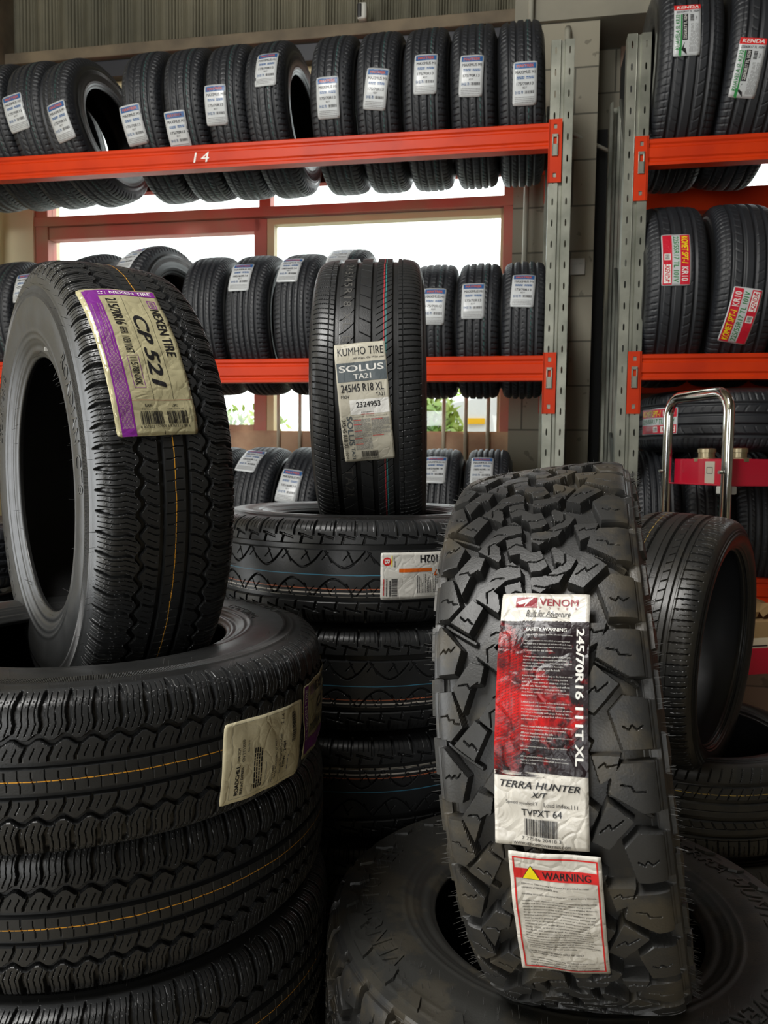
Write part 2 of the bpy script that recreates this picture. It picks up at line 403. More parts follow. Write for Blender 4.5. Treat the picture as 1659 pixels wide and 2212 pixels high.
def tread_kumho(s, q, C):
    d = np.zeros_like(q)
    for a0, hw in ((-.062, .0046), (-.0205, .0046), (.0150, .0043), (.0600, .0052)): d = np.maximum(d, cut(q-a0, hw, .0075, .0012))
    P = C/160
    for a0 in (-.0790, .0760): d = np.maximum(d, cut(q-a0, .0005, .0022, .0007))
    cl = -.10*(q+.067)-.0035*np.clip((-q-.067)/.04, 0, 1)**2
    big = np.floor(s/P+.5) % 2
    d = np.maximum(d, cut(per(s+.34*(q+.067)+2.2*(q+.067)**2, P), .0003+.0005*big, .0032, .0008)*win(-q, .067, .118, .002))
    d = np.maximum(d, cut(per(s-.12*(q-.065), P), .0003+.0005*big, .0032, .0008)*win(q, .066, .118, .002))
    P2 = C/64
    cs = .030*np.clip((q+.058)/.034, 0, 1)**1.5
    d = np.maximum(d, cut(per(s-cs, P2), .0004, .0035, .0008)*win(q, -.0565, -.0255))
    d = np.maximum(d, cut(per(s+.55*(q+.003), P2), .0003, .003, .0008)*win(q, -.0155, .0095))
    d = np.maximum(d, cut(per(s-.75*(q-.035), P2*.5), .0004, .003, .0008)*win(q, .0200, .0540))
    return d
# lug outlines of the off-road tread, in tenths of a millimetre: (across, along)
V_SIDE = [[(-1300, 1425), (-945, 1420), (-834, 1029), (-980, 885), (-1300, 925)], [(-1300, 790), (-1080, 815), (-816, 501), (-905, 225), (-1300, 225)],
          [(-719, 1739), (-556, 1683), (-604, 1493), (-704, 1472), (-825, 1172), (-938, 1458)], [(-690, 1107), (-557, 984), (-729, 672), (-955, 836)],
          [(719, 1158), (879, 1314), (1300, 1250), (1300, 758), (815, 765)], [(787, 632), (1300, 642), (1300, 120), (952, 116), (631, 332), (673, 489)],
          [(495, 719), (785, 712), (715, 512), (555, 425)], [(611, 262), (850, 48), (564, -250), (400, -158)]]
V_MID = [[(-223, 3659), (-127, 3541), (-123, 3420), (-298, 3388), (-438, 3265), (-385, 3216), (-361, 3037), (-392, 2970), (-655, 3180), (-500, 3379), (-428, 3550)],
         [(-318, 3323), (-129, 3365), (-96, 3180), (6, 3083), (108, 3092), (190, 2865), (115, 2795), (-14, 2782), (-47, 2922), (-145, 2998), (-142, 3075), (-262, 3057), (-293, 3156)],
         [(224, 3110), (269, 3139), (381, 3046), (516, 2923), (450, 2798), (373, 2734), (308, 2612), (223, 2595), (87, 2491), (-10, 2555), (-14, 2710), (173, 2724), (333, 2852), (330, 2887), (284, 2892), (268, 2842)]]
V_SIPE = [[(-1100, 1150), (-1010, 1160), (-990, 1110), (-940, 1112), (-925, 1070), (-870, 1065)], [(-1090, 480), (-1040, 520), (-1010, 480), (-975, 525), (-945, 490), (-900, 540)], [(-860, 1480), (-760, 1490), (-735, 1440), (-640, 1500)],
          [(-830, 890), (-770, 830), (-745, 860), (-690, 790)], [(840, 1000), (900, 960), (930, 1010), (980, 960), (1040, 1000)], [(760, 420), (860, 400), (880, 350), (1000, 340)], [(560, 600), (620, 640), (640, 600), (740, 620)], [(500, -60), (600, 20), (620, -30), (740, 60)]]
V_SIPM = [[(-509, 3389), (-417, 3436), (-323, 3425)], [(-515, 3109), (-519, 3250), (-439, 3296)], [(-284, 3170), (-189, 3236), (-40, 3161)], [(-38, 2940), (50, 2922), (138, 2961)], [(347, 2847), (386, 2890), (384, 3009)], [(178, 2723), (285, 2712), (376, 2744)], [(26, 3289-692), (139, 3253-692), (229, 3280-692)], [(-361, 2897+692), (-271, 2911+692), (-165, 2875+692)]]
V_BAR = [[(-1071, 847), (-674, 585)], [(1090, 40), (640, 300)]]
def tiles(s, q, P, shapes, fn, D):
    for pl in shapes:
        pts = [(a*1e-4, b*1e-4) for a, b in pl]; xs = [p[0] for p in pts]; ys = [p[1] for p in pts]; yc = (min(ys)+max(ys))/2
        m = (q > min(xs)-.006) & (q < max(xs)+.006)
        Y = s[m]-yc; Y = Y-np.round(Y/P)*P+yc
        D[m] = np.minimum(D[m], fn(q[m], Y, pts))
    return D
def tread_venom(s, q, C):
    P = C/17
    D = np.full(q.shape, .02); tiles(s, q, P, V_SIDE, poly_sdf, D); tiles(s, q, P/2, V_MID, poly_sdf, D)
    S = np.full(q.shape, .02); tiles(s, q, P, V_SIPE, seg_dist, S); tiles(s, q, P/2, V_SIPM, seg_dist, S)
    Bd = np.full(q.shape, .02); tiles(s, q, P, V_BAR, seg_dist, Bd)
    h = .0155*np.clip((D+.0001)/.0017, 0, 1)
    h = np.where(D > .0012, np.minimum(h, .0155-.0070*np.clip((.0034-Bd)/.0015, 0, 1)), h)
    h = np.maximum(h, np.where(D < 0, cut(S, .00035, .0035, .0005), 0))
    h = np.maximum(h, .0050*np.clip((np.abs(q)-.1130)/.0018, 0, 1))
    return h*np.clip((.1345-np.abs(q))/.024, 0, 1)**.8
def tread_suv(s, q, C):
    d = np.zeros_like(q); P = C/52; a = np.abs(q); sg = np.sign(q); ss = s*np.where(q > 0, 1, -1)+np.where(q > 0, 0, P*.5)
    d = np.maximum(d, cut(a-.0520, .0048, .0085, .0015)); d = np.maximum(d, cut(a-.0001, .0002, .001, .0008)*0)
    # shoulder blocks: lateral slots with a sloping ledge
    st = per(ss-.30*np.clip(a-.075, -.02, 0), P)
    d = np.maximum(d, cut(per(ss, P), .0018, .007, .0012)*win(a, .074, .125, .003))
    d = np.maximum(d, cut(a-(.0745+.0055*((ss/P+.5)-np.floor(ss/P+.5)-.5)*2), .0016, .006, .001)*win(((ss/P+.5) % 1), .02, .80, .02))
    d = np.maximum(d, cut(per(ss+.25*(a-.056)+P*.35, P), .0016, .0065, .001)*win(a, .0565, .078))
    for k in (.3, .55, .8): d = np.maximum(d, cut(per(ss+P*k, P), .0002, .002, .0006)*win(a, .084, .112))
    # scalloped centre ribs
    P2 = C/26
    for ph in (0, .5):
        u = ((ss/P2+ph) % 1)-.5
        arc = .011+.055*np.abs(u)**1.7*2.2
        d = np.maximum(d, cut((a-arc)*.8, .0011, .005, .0008)*win(a, .009, .048)*(ph == 0))
    d = np.maximum(d, cut(per(ss-.5*np.clip(a-.012, 0, .04), P), .0006, .0045, .0008)*win(a, .020, .048))
    d = np.maximum(d, cut(per(ss+.9*(a-.03)+P*.5, P), .0004, .003, .0006)*win(a, .026, .042))
    return d
def tread_sport(s, q, C):
    d = np.zeros_like(q)
    for a0, hw, dp in ((-.070, .0045, .007), (-.030, .0045, .007), (.012, .0045, .007), (.052, .0042, .007)): d = np.maximum(d, cut(q-a0, hw, dp, .0014))
    for a0 in (-.008, .034, .062): d = np.maximum(d, cut(q-a0, .0004, .002, .0007))
    P = C/82
    d = np.maximum(d, cut(per(s-.12*(q-.06), P), .0011, .005, .001)*win(q, .060, .108, .002))
    d = np.maximum(d, cut(per(s-.12*(q-.06)+P*.5, P), .0003, .002, .0007)*win(q, .075, .105, .002))
    d = np.maximum(d, cut(per(s-.55*q, P), .0009, .004, .001)*win(q, .0165, .034, .002))
    d = np.maximum(d, cut(per(s+.5*q, P), .0007, .004, .001)*win(q, -.066, -.035, .002))
    d = np.maximum(d, cut(per(s+.3*q, P), .0008, .004, .001)*win(-q, .075, .110, .002))
    return d
def tread_shelf(s, q, C, four=(-.042, -.015, .015, .042), P0=.022, sh=.052):
    d = np.zeros_like(q); a = np.abs(q)
    for a0 in four: d = np.maximum(d, cut(q-a0, .0032, .007, .0016))
    P = C/round(C/P0); ss = s*np.sign(q)
    d = np.maximum(d, cut(per(s+.18*a, P), .0012, .005, .0014)*win(a, sh, .094, .003))
    d = np.maximum(d, cut(per(s+.9*q, P), .0009, .004, .0012)*win(a, .0195, .038))
    d = np.maximum(d, cut(per(s+.5*a, P), .0006, .003, .0012)*win(a, -1, .0105))
    return d
def tread_touring(s, q, C):
    d = np.zeros_like(q); a = np.abs(q)
    for a0 in (-.056, -.019, .019, .056): d = np.maximum(d, cut(q-a0, .0042, .0075, .0018))
    d = np.maximum(d, cut(a-.075, .0005, .002, .001))
    P = C/96
    d = np.maximum(d, cut(per(s+.2*(a-.07), P), .0009, .0045, .0014)*win(a, .066, .115, .003))
    P2 = C/60; cs = .018*np.clip((a-.024)/.028, 0, 1)**2
    d = np.maximum(d, cut(per(s-cs, P2), .0007, .0035, .0012)*win(a, .0245, .050))
    return d

def grid_faces(nr, nc):
    i = np.arange(nr-1)[:, None]*nc+np.arange(nc-1)[None, :]; i = i.ravel()
    return np.stack([i, i+1, i+nc+1, i+nc], 1)

class Kind: pass
def tyre_kind(key, w, R, rb, fn, res, mtread, mside=None, square=0., span=112, smooth=True):
    K = Kind(); K.key = key; K.pr = Prof(w, R, rb, square); K.R, K.w, K.rb = R, w, rb; K.mt = mtread; K.ms = mside or M['rub_side']
    pr = K.pr; C = 2*PI*R
    f = np.radians(span); n1 = int(2*f*R/res); n2 = max(24, int((2*PI-2*f)*R/(res*6)))
    ph = np.r_[np.linspace(-f, f, n1, endpoint=False), np.linspace(f, 2*PI-f, n2+1)]
    nq = int(2*pr.qsh/res)+1; q = np.linspace(-pr.qsh, pr.qsh, nq)
    PH, Q = np.meshgrid(ph, q, indexing='ij'); S = PH*R
    h = fn(S, Q, C)
    edge = np.clip((pr.qsh-np.abs(Q))/.003, 0, 1); h = h*edge
    x, r, nx, nr = pr.at(Q); x = x-nx*h; r = r-nr*h
    V = np.stack([x, -r*np.cos(PH), r*np.sin(PH)], -1).reshape(-1, 3); F = grid_faces(len(ph), nq)
    K.tread = np_mesh(key+'_tread', V, F, np.stack([S, Q], -1).reshape(-1, 2), smooth); K.tread.materials.append(K.mt)
    # sidewalls (left, right) with moulded rings, and the bead
    K.sides = []
    pa = np.linspace(0, 2*PI, 241 if res < .002 else 121)
    for sg in (-1, 1):
        qq = np.linspace(pr.qsh, pr.len, 64 if res < .002 else 30)
        rel = (qq-pr.qsh)/(pr.len-pr.qsh)
        b = .0011*np.exp(-((rel-.10)/.018)**2)+.0016*np.exp(-((rel-.62)/.02)**2)+.0013*np.exp(-((rel-.70)/.015)**2)-.0018*np.exp(-((rel-.80)/.03)**2)+.0012*np.exp(-((rel-.2)/.012)**2)
        x, r, nx, nr = pr.at(qq*sg); x = x+nx*b; r = r+nr*b
        PA, I = np.meshgrid(pa, np.arange(len(qq)), indexing='ij')
        V = np.stack([x[I], -r[I]*np.cos(PA), r[I]*np.sin(PA)], -1).reshape(-1, 3)
        F = grid_faces(len(pa), len(qq))
        if sg < 0: F = F[:, ::-1]
        me = np_mesh(key+'_sidewall', V, F, np.stack([PA*R, (qq*sg)[I]], -1).reshape(-1, 2)); me.materials.append(K.ms); K.sides.append(me)
    # inner liner
    ip = densify([(.375*w, rb+.002), (.40*w, rb+.012), (.455*w, rb+.4*(R-rb)), (.44*w, R-.048), (.37*w, R-.030), (.2*w, R-.0205), (0, R-.020)], .004)[0][::10]
    ip = np.vstack([ip, ip[::-1]*[-1, 1]]); pa = np.linspace(0, 2*PI, 97)
    PA, I = np.meshgrid(pa, np.arange(len(ip)), indexing='ij')
    V = np.stack([ip[I, 0], -ip[I, 1]*np.cos(PA), ip[I, 1]*np.sin(PA)], -1).reshape(-1, 3)
    K.liner = np_mesh(key+'_liner', V, grid_faces(len(pa), len(ip))); K.liner.materials.append(M['rub_in'])
    return K
def child(name, me, parent):
    o = bpy.data.objects.new(name, me); COL.objects.link(o); o.parent = parent; KIDS.setdefault(parent.name, []).append(o); return o
def put_tyre(K, loc, M3, label, group=None):
    """a tyre: local x is the axle, local -y faces the camera"""
    e = empty('tyre', label=label, cat='tyre', group=group)
    mw = Matrix(M3).to_4x4() if not isinstance(M3, Matrix) else M3.to_4x4()
    mw.translation = Vector(loc); e.matrix_world = mw
    child('tread', K.tread, e); child('sidewall', K.sides[0], e); child('sidewall', K.sides[1], e); child('inner_liner', K.liner, e)
    e['_R'] = K.R
    return e
def Rz(a): return Matrix.Rotation(a, 3, 'Z')
def Ry(a): return Matrix.Rotation(a, 3, 'Y')
def Rx(a): return Matrix.Rotation(a, 3, 'X')
def upright(yaw, lean): return Rz(math.radians(yaw)) @ Ry(math.radians(lean))
def lying(spin, flip=False): # axle vertical; spin about the vertical
    return Rz(math.radians(spin)) @ Ry(math.radians(90 if flip else -90))
def pix_on_tyre(e, K, px, py):
    """where a sight line meets the tyre: (x across, s along)"""
    Mi = e.matrix_world.to_3x3().transposed(); o = Mi @ (Vector(CAM)-e.matrix_world.translation); d = Mi @ Vector(ray(px, py))
    a = d.y**2+d.z**2; b = 2*(o.y*d.y+o.z*d.z); c = o.y**2+o.z**2-K.R**2; D = b*b-4*a*c
    t = (-b-math.sqrt(max(D, 0)))/2/a; P = o+d*t
    return P.x, math.atan2(P.z, -P.y)*K.R

# ------------------------------------------------------------------ stickers
_tc = {}
def text_mesh(s, bold=0., shear=0., res=3, spacing=1.):
    k = (s, bold, shear, res, spacing)
    if k in _tc: return _tc[k]
    c = bpy.data.curves.new('txt', 'FONT'); c.body = s;  c.shear = shear; c.resolution_u = res; c.space_character = spacing
    o = bpy.data.objects.new('txt', c); COL.objects.link(o)
    dg = bpy.context.evaluated_depsgraph_get(); dg.update()
    me = o.evaluated_get(dg).to_mesh()
    V = np.zeros(len(me.vertices)*3); me.vertices.foreach_get('co', V); V = V.reshape(-1, 3)[:, :2].copy()
    me.calc_loop_triangles(); F = [list(p.vertices) for p in me.loop_triangles]
    if bold:
        n = len(V); V = np.vstack([V-[bold, 0], V+[bold, 0], V-[0, bold*.5], V+[0, bold*.5]]); F = [[i+n*k for i in f] for k in range(4) for f in F]
    o.evaluated_get(dg).to_mesh_clear(); bpy.data.objects.remove(o); bpy.data.curves.remove(c)
    _tc[k] = (V, F); return _tc[k]

def split_tris(V, F, L):
    """bisect long triangles so print can bend with its sheet"""
    V = [tuple(v) for v in V]; mid = {}; out = []; st_ = [tuple(f) for f in F]
    def d(a, b): return (V[a][0]-V[b][0])**2+(V[a][1]-V[b][1])**2
    while st_:
        a, b, c = st_.pop(); e = [(d(a, b), a, b, c), (d(b, c), b, c, a), (d(c, a), c, a, b)]; m_, p, q, r = max(e)
        if m_ <= L*L: out.append([a, b, c]); continue
        k = (min(p, q), max(p, q))
        if k not in mid: mid[k] = len(V); V.append(((V[p][0]+V[q][0])/2, (V[p][1]+V[q][1])/2))
        st_ += [(p, mid[k], r), (mid[k], q, r)]
    return V, out

class Sheet:
    """a sticker drawn flat in metres about its centre, then wrapped on a tyre"""
    def __init__(s, w, h, base, corner=.003, step=.006):
        s.w, s.h, s.base = w, h, base; s.L = {}; s.step = step; s.corner = corner; s.z = 0
    def _add(s, mk, part, V, F, z):
        a = s.L.setdefault((mk, part), ([], [])); n = len(a[0]); a[0].extend((x, y, z) for x, y in V); a[1].extend([[i+n for i in f] for f in F])
    def grid(s, x0, y0, x1, y1, nx=None, ny=None):
        nx = nx or max(1, int(math.ceil(abs(x1-x0)/s.step))); ny = ny or max(1, int(math.ceil(abs(y1-y0)/s.step)))
        V = [(x0+(x1-x0)*i/nx, y0+(y1-y0)*j/ny) for j in range(ny+1) for i in range(nx+1)]
        F = [[j*(nx+1)+i, j*(nx+1)+i+1, (j+1)*(nx+1)+i+1, (j+1)*(nx+1)+i] for j in range(ny) for i in range(nx)]
        return V, F
    def rect(s, mk, x0, y0, x1, y1, z=1, part='colour_band'):
        V, F = s.grid(min(x0, x1), min(y0, y1), max(x0, x1), max(y0, y1)); s._add(mk, part, V, F, z)
    def poly(s, mk, pts, z=1, part='printed_emblem'): s._add(mk, part, pts, [list(range(len(pts)))], z)
    def text(s, mk, t, x0, y0, x1, y1, rot=0, bold=0., shear=0., z=2, res=3, part='printed_text', spacing=1., keep=False):
        """fit the string's outline into a box; rot 90 reads upwards, -90 reads downwards, 180 upside down"""
        V, F = text_mesh(t, bold, shear, res, spacing)
        if len(V) == 0: return
        a, b = V.min(0), V.max(0); U = (V-a)/np.maximum(b-a, 1e-6)
        if rot == 90: U = np.stack([1-U[:, 1], U[:, 0]], 1)
        elif rot == -90: U = np.stack([U[:, 1], 1-U[:, 0]], 1)
        elif rot == 180: U = 1-U
        VV, FF = [(x0+(x1-x0)*u, y0+(y1-y0)*v) for u, v in U], F
        if max(x1-x0, y1-y0) > .008: VV, FF = split_tris(VV, FF, .0045)
        s._add(mk, part, VV, FF, z)
    def lines(s, mk, x0, y0, x1, y1, n, duty=.45, vertical=False, seed=1, z=2, word=.009):
        """rows of very small print too fine to read"""
        r = random.Random(seed)
        for i in range(n):
            if vertical:
                c = x0+(x1-x0)*(i+.5)/n; hw = abs(x1-x0)/n*duty/2; p = y0
                end = y1 if r.random() > .3 else y0+(y1-y0)*r.uniform(.5, .95)
                while p < end:
                    l = word*r.uniform(.35, 1.2); s._add(mk, 'printed_text', *s.grid(c-hw, p, c+hw, min(p+l, end), 1, 1), z); p += l+word*.18
            else:
                c = y1-(y1-y0)*(i+.5)/n; hw = abs(y1-y0)/n*duty/2; p = x0
                end = x1 if r.random() > .3 else x0+(x1-x0)*r.uniform(.5, .95)
                while p < end:
                    l = word*r.uniform(.35, 1.2); s._add(mk, 'printed_text', *s.grid(p, c-hw, min(p+l, end), c+hw, 1, 1), z); p += l+word*.18
    def bars(s, mk, x0, y0, x1, y1, n=30, vertical=True, seed=3, z=2):
        r = random.Random(seed); ws = [(r.choice((1, 1, 2, 3)), r.choice((1, 1, 2))) for _ in range(n)]; T = sum(a+b for a, b in ws); p = 0
        for a, b in ws:
            if vertical: s._add(mk, 'barcode', *s.grid(x0+(x1-x0)*p/T, y0, x0+(x1-x0)*(p+a)/T, y1, 1, max(1, int((y1-y0)/s.step))), z)
            else: s._add(mk, 'barcode', *s.grid(x0, y0+(y1-y0)*p/T, x1, y0+(y1-y0)*(p+a)/T, 1, 1), z)
            p += a+b
    def frame(s, mk, x0, y0, x1, y1, t, z=1, part='printed_border'):
        for a in ((x0, y0, x1, y0+t), (x0, y1-t, x1, y1), (x0, y0, x0+t, y1), (x1-t, y0, x1, y1)): s.rect(mk, *a, z=z, part=part)
    def scaled(s, k):
        s.w *= k; s.h *= k
        for a in s.L.values(): a[0][:] = [(x*k, y*k, z) for x, y, z in a[0]]
        return s
    def bake(s, K, x0, rot, lift=.0012, wave=.0004, seed=0., name='sticker', curl=0.):
        """meshes wrapped round tyre kind K at axial offset x0, centred on angle 0"""
        ca, sa = math.cos(math.radians(rot)), math.sin(math.radians(rot)); out = []
        def wrap(pts, zl):
            P = np.array(pts); X, Y = P[:, 0], P[:, 1]
            t = x0+X*ca-Y*sa; sv = X*sa+Y*ca
            und = wave*(np.sin(X*95+Y*60+seed)+np.sin(Y*120-X*40+2*seed))+curl*np.clip((Y-s.h*.38)/(s.h*.12), 0, 1)**2
            q = K.pr.q_of_x(t); x, r, nx, nr = K.pr.at(q); hgt = lift+und+wave*2+zl
            x = x+nx*hgt; r = r+nr*hgt; ph = sv/K.R
            return np.stack([x, -r*np.cos(ph), r*np.sin(ph)], 1)
        # the sheet itself, thin but with thickness
        nx, ny = max(4, int(s.w/s.step)), max(4, int(s.h/s.step)); V, F = s.grid(-s.w/2, -s.h/2, s.w/2, s.h/2, nx, ny)
        V = np.array(V); c = s.corner
        if c > 0:
            for i, (x, y) in enumerate(V):
                cx, cy = s.w/2-c, s.h/2-c
                if abs(x) > cx-1e-9 and abs(y) > cy-1e-9 and nx and (abs(x) >= s.w/2-1e-9 and abs(y) >= s.h/2-1e-9):
                    V[i] = (math.copysign(cx+c*.7, x), math.copysign(cy+c*.7, y))
        W3 = wrap(V, 0); Wb = wrap(V, -.00035); n = len(V); FF = [f for f in F]+[[i+n for i in f[::-1]] for f in F]
        ring = [i for i in range(nx+1)]+[(j)*(nx+1)+nx for j in range(1, ny+1)]+[ny*(nx+1)+i for i in range(nx-1, -1, -1)]+[j*(nx+1) for j in range(ny-1, 0, -1)]
        for a in range(len(ring)): b = (a+1) % len(ring); FF.append([ring[b], ring[a], ring[a]+n, ring[b]+n])
        me = bpy.data.meshes.new(name); me.from_pydata([tuple(v) for v in np.vstack([W3, Wb])], [], FF); me.update()
        uvl = me.uv_layers.new(name='UVMap'); VV = np.vstack([V, V]); li = np.zeros(len(me.loops), np.int32); me.loops.foreach_get('vertex_index', li)
        uvl.data.foreach_set('uv', VV[li].astype(np.float32).ravel()); me.polygons.foreach_set('use_smooth', [True]*len(me.polygons)); me.materials.append(M[s.base])
        inks = []
        for (mk, part), (V_, F_) in s.L.items():
            A = np.array(V_); P3 = wrap(A[:, :2], A[:, 2]*.00018+.00025)
            m2 = bpy.data.meshes.new(part); m2.from_pydata([tuple(v) for v in P3], [], F_); m2.update()
            u2 = m2.uv_layers.new(name='UVMap'); li = np.zeros(len(m2.loops), np.int32); m2.loops.foreach_get('vertex_index', li)
            u2.data.foreach_set('uv', A[li, :2].astype(np.float32).ravel()); m2.materials.append(M[mk] if mk in M else mk); inks.append((part, m2))
        return me, inks
def stick(e, baked, K, s0, part_label=None, dx=0.):
    me, inks = baked
    o = bpy.data.objects.new('sticker', me); COL.objects.link(o); o.parent = e; o.rotation_euler = (-s0/K.R, 0, 0); o.location.x = dx
    if part_label: o['label'] = part_label
    for part, m2 in inks:
        c = bpy.data.objects.new(part, m2); COL.objects.link(c); c.parent = o
    return o

def side_text(K, e, s, phi, r0, hgt, sgn=1, size=None, bold=.02, spacing=1.1, clockwise=True, mt='rub_letter', thick=.0012):
    """raised lettering curved round a sidewall"""
    V, F = text_mesh(s, 0, 0, 2, spacing); a, b = V.min(0), V.max(0); sc = hgt/(b[1]-a[1]); V = (V-a)*sc; wd = (b[0]-a[0])*sc
    r = r0+V[:, 1]; ang = math.radians(phi)+(V[:, 0]-wd/2)/(r0+hgt/2)*(1 if clockwise else -1)*sgn
    k = int(np.argmax(K.pr.P[:, 0])); rr = K.pr.P[:, 1]; xx = K.pr.P[:, 0]; o_ = np.argsort(rr); x = np.interp(r, rr[o_], xx[o_])*sgn
    def pts(l): return [(x[i]+sgn*l, -r[i]*math.cos(ang[i]), r[i]*math.sin(ang[i])) for i in range(len(r))]
    # front faces plus skirt
    edges = {}
    for f in F:
        for i in range(len(f)):
            e_ = (f[i], f[(i+1) % len(f)]); edges[e_] = 1
    n = len(r); FF = [list(f) for f in F]
    for (i, j) in edges:
        if (j, i) not in edges: FF.append([j, i, i+n, j+n])
    me = bpy.data.meshes.new('raised_lettering'); me.from_pydata(pts(thick)+pts(-.001), [], FF); me.update()
    return link('raised_lettering', me, M[mt], e)
def hairs(K, e, spec, seed, m, name='vent_spikes'):
    """fine rubber vent hairs; spec rows: (count, q, dq, length, side, phi0, phi1, outward)"""
    r_ = random.Random(seed); V = []; F = []
    for (n, q0, dq, ln, sg, p0, p1, outw) in spec:
        for _ in range(n):
            q = (q0+r_.uniform(-dq, dq))*sg; ph = math.radians(r_.uniform(p0, p1)); x, r, nx, nr = [float(v) for v in K.pr.at(np.array([q]))[0:4] for v in v]
            nx_, nr_ = nx, nr
            if outw: nx_, nr_ = .94*sg, .34
            l = ln*r_.uniform(.5, 1.2); b = np.array([x, -r*math.cos(ph), r*math.sin(ph)])
            d = np.array([nx_, -nr_*math.cos(ph), nr_*math.sin(ph)])+np.array([r_.uniform(-.15, .15) for _ in range(3)]); d /= np.linalg.norm(d)
            t = b+d*l; u = np.cross(d, [0, 0, 1.]); u = u/(np.linalg.norm(u)+1e-9)*.0003; w = np.cross(d, u); b = b-d*.002
            i = len(V); V += [tuple(b+u), tuple(b-u*.5+w*.87), tuple(b-u*.5-w*.87), tuple(t+u*.6), tuple(t-u*.3+w*.5), tuple(t-u*.3-w*.5)]
            F += [[i, i+1, i+4, i+3], [i+1, i+2, i+5, i+4], [i+2, i, i+3, i+5], [i+3, i+4, i+5]]
    me = bpy.data.meshes.new(name); me.from_pydata(V, [], F); me.update()
    o = link(name, me, m, e); o['kind'] = 'stuff'; return o

# ================================================================== THE ROOM
room = Matrix.Rotation(-TH, 4, 'Z')
def struct(name, mb, m, bevel=0, parent=None):
    o = mb.build(name, m, parent, bevel=bevel)
    if not parent: o.matrix_world = room; o['kind'] = 'structure'
    return o
WV = 3.72       # inner face of the back wall (distance along the room's depth)
struct('floor', MB().box((-5.2, -4.5, -.1), (5.5, 3.95, 0)), M['floor'])
# back wall built round the long window: below the sill, left strip, right pier
struct('wall_back', MB().box((-2.66, WV, 0), (-.06, 3.95, 1.30)).box((-.06, 3.62, 0), (.30, 3.95, 3.40)).box((.30, 3.88, 0), (.42, 3.98, 3.44)), M['block'])
struct('wall_left', MB().box((-2.95, WV-.01, 0), (-2.53, 3.95, 3.37)).box((-3.1, 1.9, 0), (-2.95, 3.95, 4.6)).box((-3.1, -4.5, 0), (-2.95, -1.0, 4.6)).box((-3.1, -1.0, 2.4), (-2.95, 1.9, 4.6)).box((-3.1, 1.3, 0), (-2.95, 1.9, 2.4)), M['plaster'])
struct('wall_right', MB().box((.42, 3.86, 0), (.93, 4.0, 3.44)).box((.93, 3.86, 0), (2.4, 4.0, 2.20)).box((.93, 3.86, 3.10), (2.4, 4.0, 3.44)).box((2.4, 3.86, 0), (5.5, 4.0, 4.6)), M['block_pink'])
struct('wall_side', MB().box((5.4, -4.5, 0), (5.5, 4.0, 4.6)), M['block'])
struct('wall_front', MB().box((-3.1, -4.6, 0), (-2.1, -4.5, 4.6)).box((-.9, -4.6, 0), (5.5, -4.5, 4.6)).box((-2.1, -4.6, 2.6), (-.9, -4.5, 4.6)), M['block'])
struct('ceiling', MB().box((-3.1, -4.6, 4.6), (5.5, 4.0, 4.7)), M['timber'])
struct('trim_lintel', MB().box((-.07, 3.60, 3.40), (2.6, 3.98, 4.6)), M['concrete'])
# corrugated sheeting above the purlin
cs = MB(); n = 220; pts = []
for i in range(n+1):
    u = -2.66+2.62*i/n; pts.append((u, WV+.03+.022*math.sin(2*PI*u/.136)))
for i in range(n):
    (a, b), (c, d) = pts[i], pts[i+1]; cs.poly([(a, b, 3.47), (c, d, 3.47), (c, d, 4.6), (a, b, 4.6)])
sheet_ = struct('wall_cladding', cs, M['asbestos']); sheet_.data.polygons.foreach_set('use_smooth', [True]*len(sheet_.data.polygons))
so = sheet_.modifiers.new('thickness', 'SOLIDIFY'); so.thickness = .008
struct('trim_timber', MB().box((-2.66, WV-.06, 3.445), (-.055, WV+.06, 3.50)), M['timber'], .004)
struct('trim_steel', MB().box((-2.66, WV-.03, 3.36), (-.055, WV+.05, 3.44)), M['steel_dark'], .003)
struct('trim_head', MB().box((-2.66, WV+.02, 3.30), (-.06, WV+.12, 3.36)), M['frame_cream'])
struct('trim_corner', MB().box((-2.74, WV-.14, 3.37), (-2.64, WV+.1, 4.6)), M['timber'])
struct('trim_panel', MB().box((-2.55, WV-.015, 1.30), (-.06, WV+.03, 1.585)), M['frame_tan'])
# window 1: faded red timber frame, transom, mullion, cream sash on the right
w1 = struct('window_1', MB().box((-2.53, WV+.01, 1.56), (-2.46, WV+.09, 3.32)).box((-.105, WV+.01, 1.56), (-.055, WV+.09, 3.32)).box((-2.53, WV+.01, 3.25), (-.055, WV+.09, 3.32))
            .box((-2.53, WV+.0, 2.650), (-.055, WV+.09, 2.697)).box((-2.46, WV+.02, 2.585), (-1.30, WV+.085, 2.648)).box((-1.335, WV+.02, 1.56), (-1.268, WV+.085, 2.645)).box((-1.31, WV+.02, 2.697), (-1.25, WV+.085, 3.25)), M['frame_red'], .003)
MB().box((-2.53, WV-.0, 1.55), (-.055, WV+.09, 1.595)).box((-2.44, WV+.02, 1.595), (-1.335, WV+.08, 1.625)).build('window_sill', M['frame_tan'], w1)
MB().box((-1.268, WV+.025, 1.595), (-1.232, WV+.08, 2.645)).box((-1.232, WV+.025, 2.615), (-.105, WV+.08, 2.645)).box((-.118, WV+.025, 1.595), (-.100, WV+.08, 2.645)).build('sash', M['frame_cream'], w1)
for (a, b, c, d) in ((-2.46, -1.335, 1.625, 2.6), (-1.232, -.118, 1.595, 2.63), (-2.46, -1.31, 2.715, 3.25), (-1.25, -.105, 2.715, 3.25)):
    MB().box((a, WV+.05, c), (b, WV+.056, d)).build('pane', M['glass'], w1)
for u in (-1.192, -1.081, -.367, -.262, -.157):
    MB().tube([(u, WV-.02, 1.30), (u, WV-.02, 1.98)], .0095, 8).build('window_bar', M['bar'], w1, smooth=True)
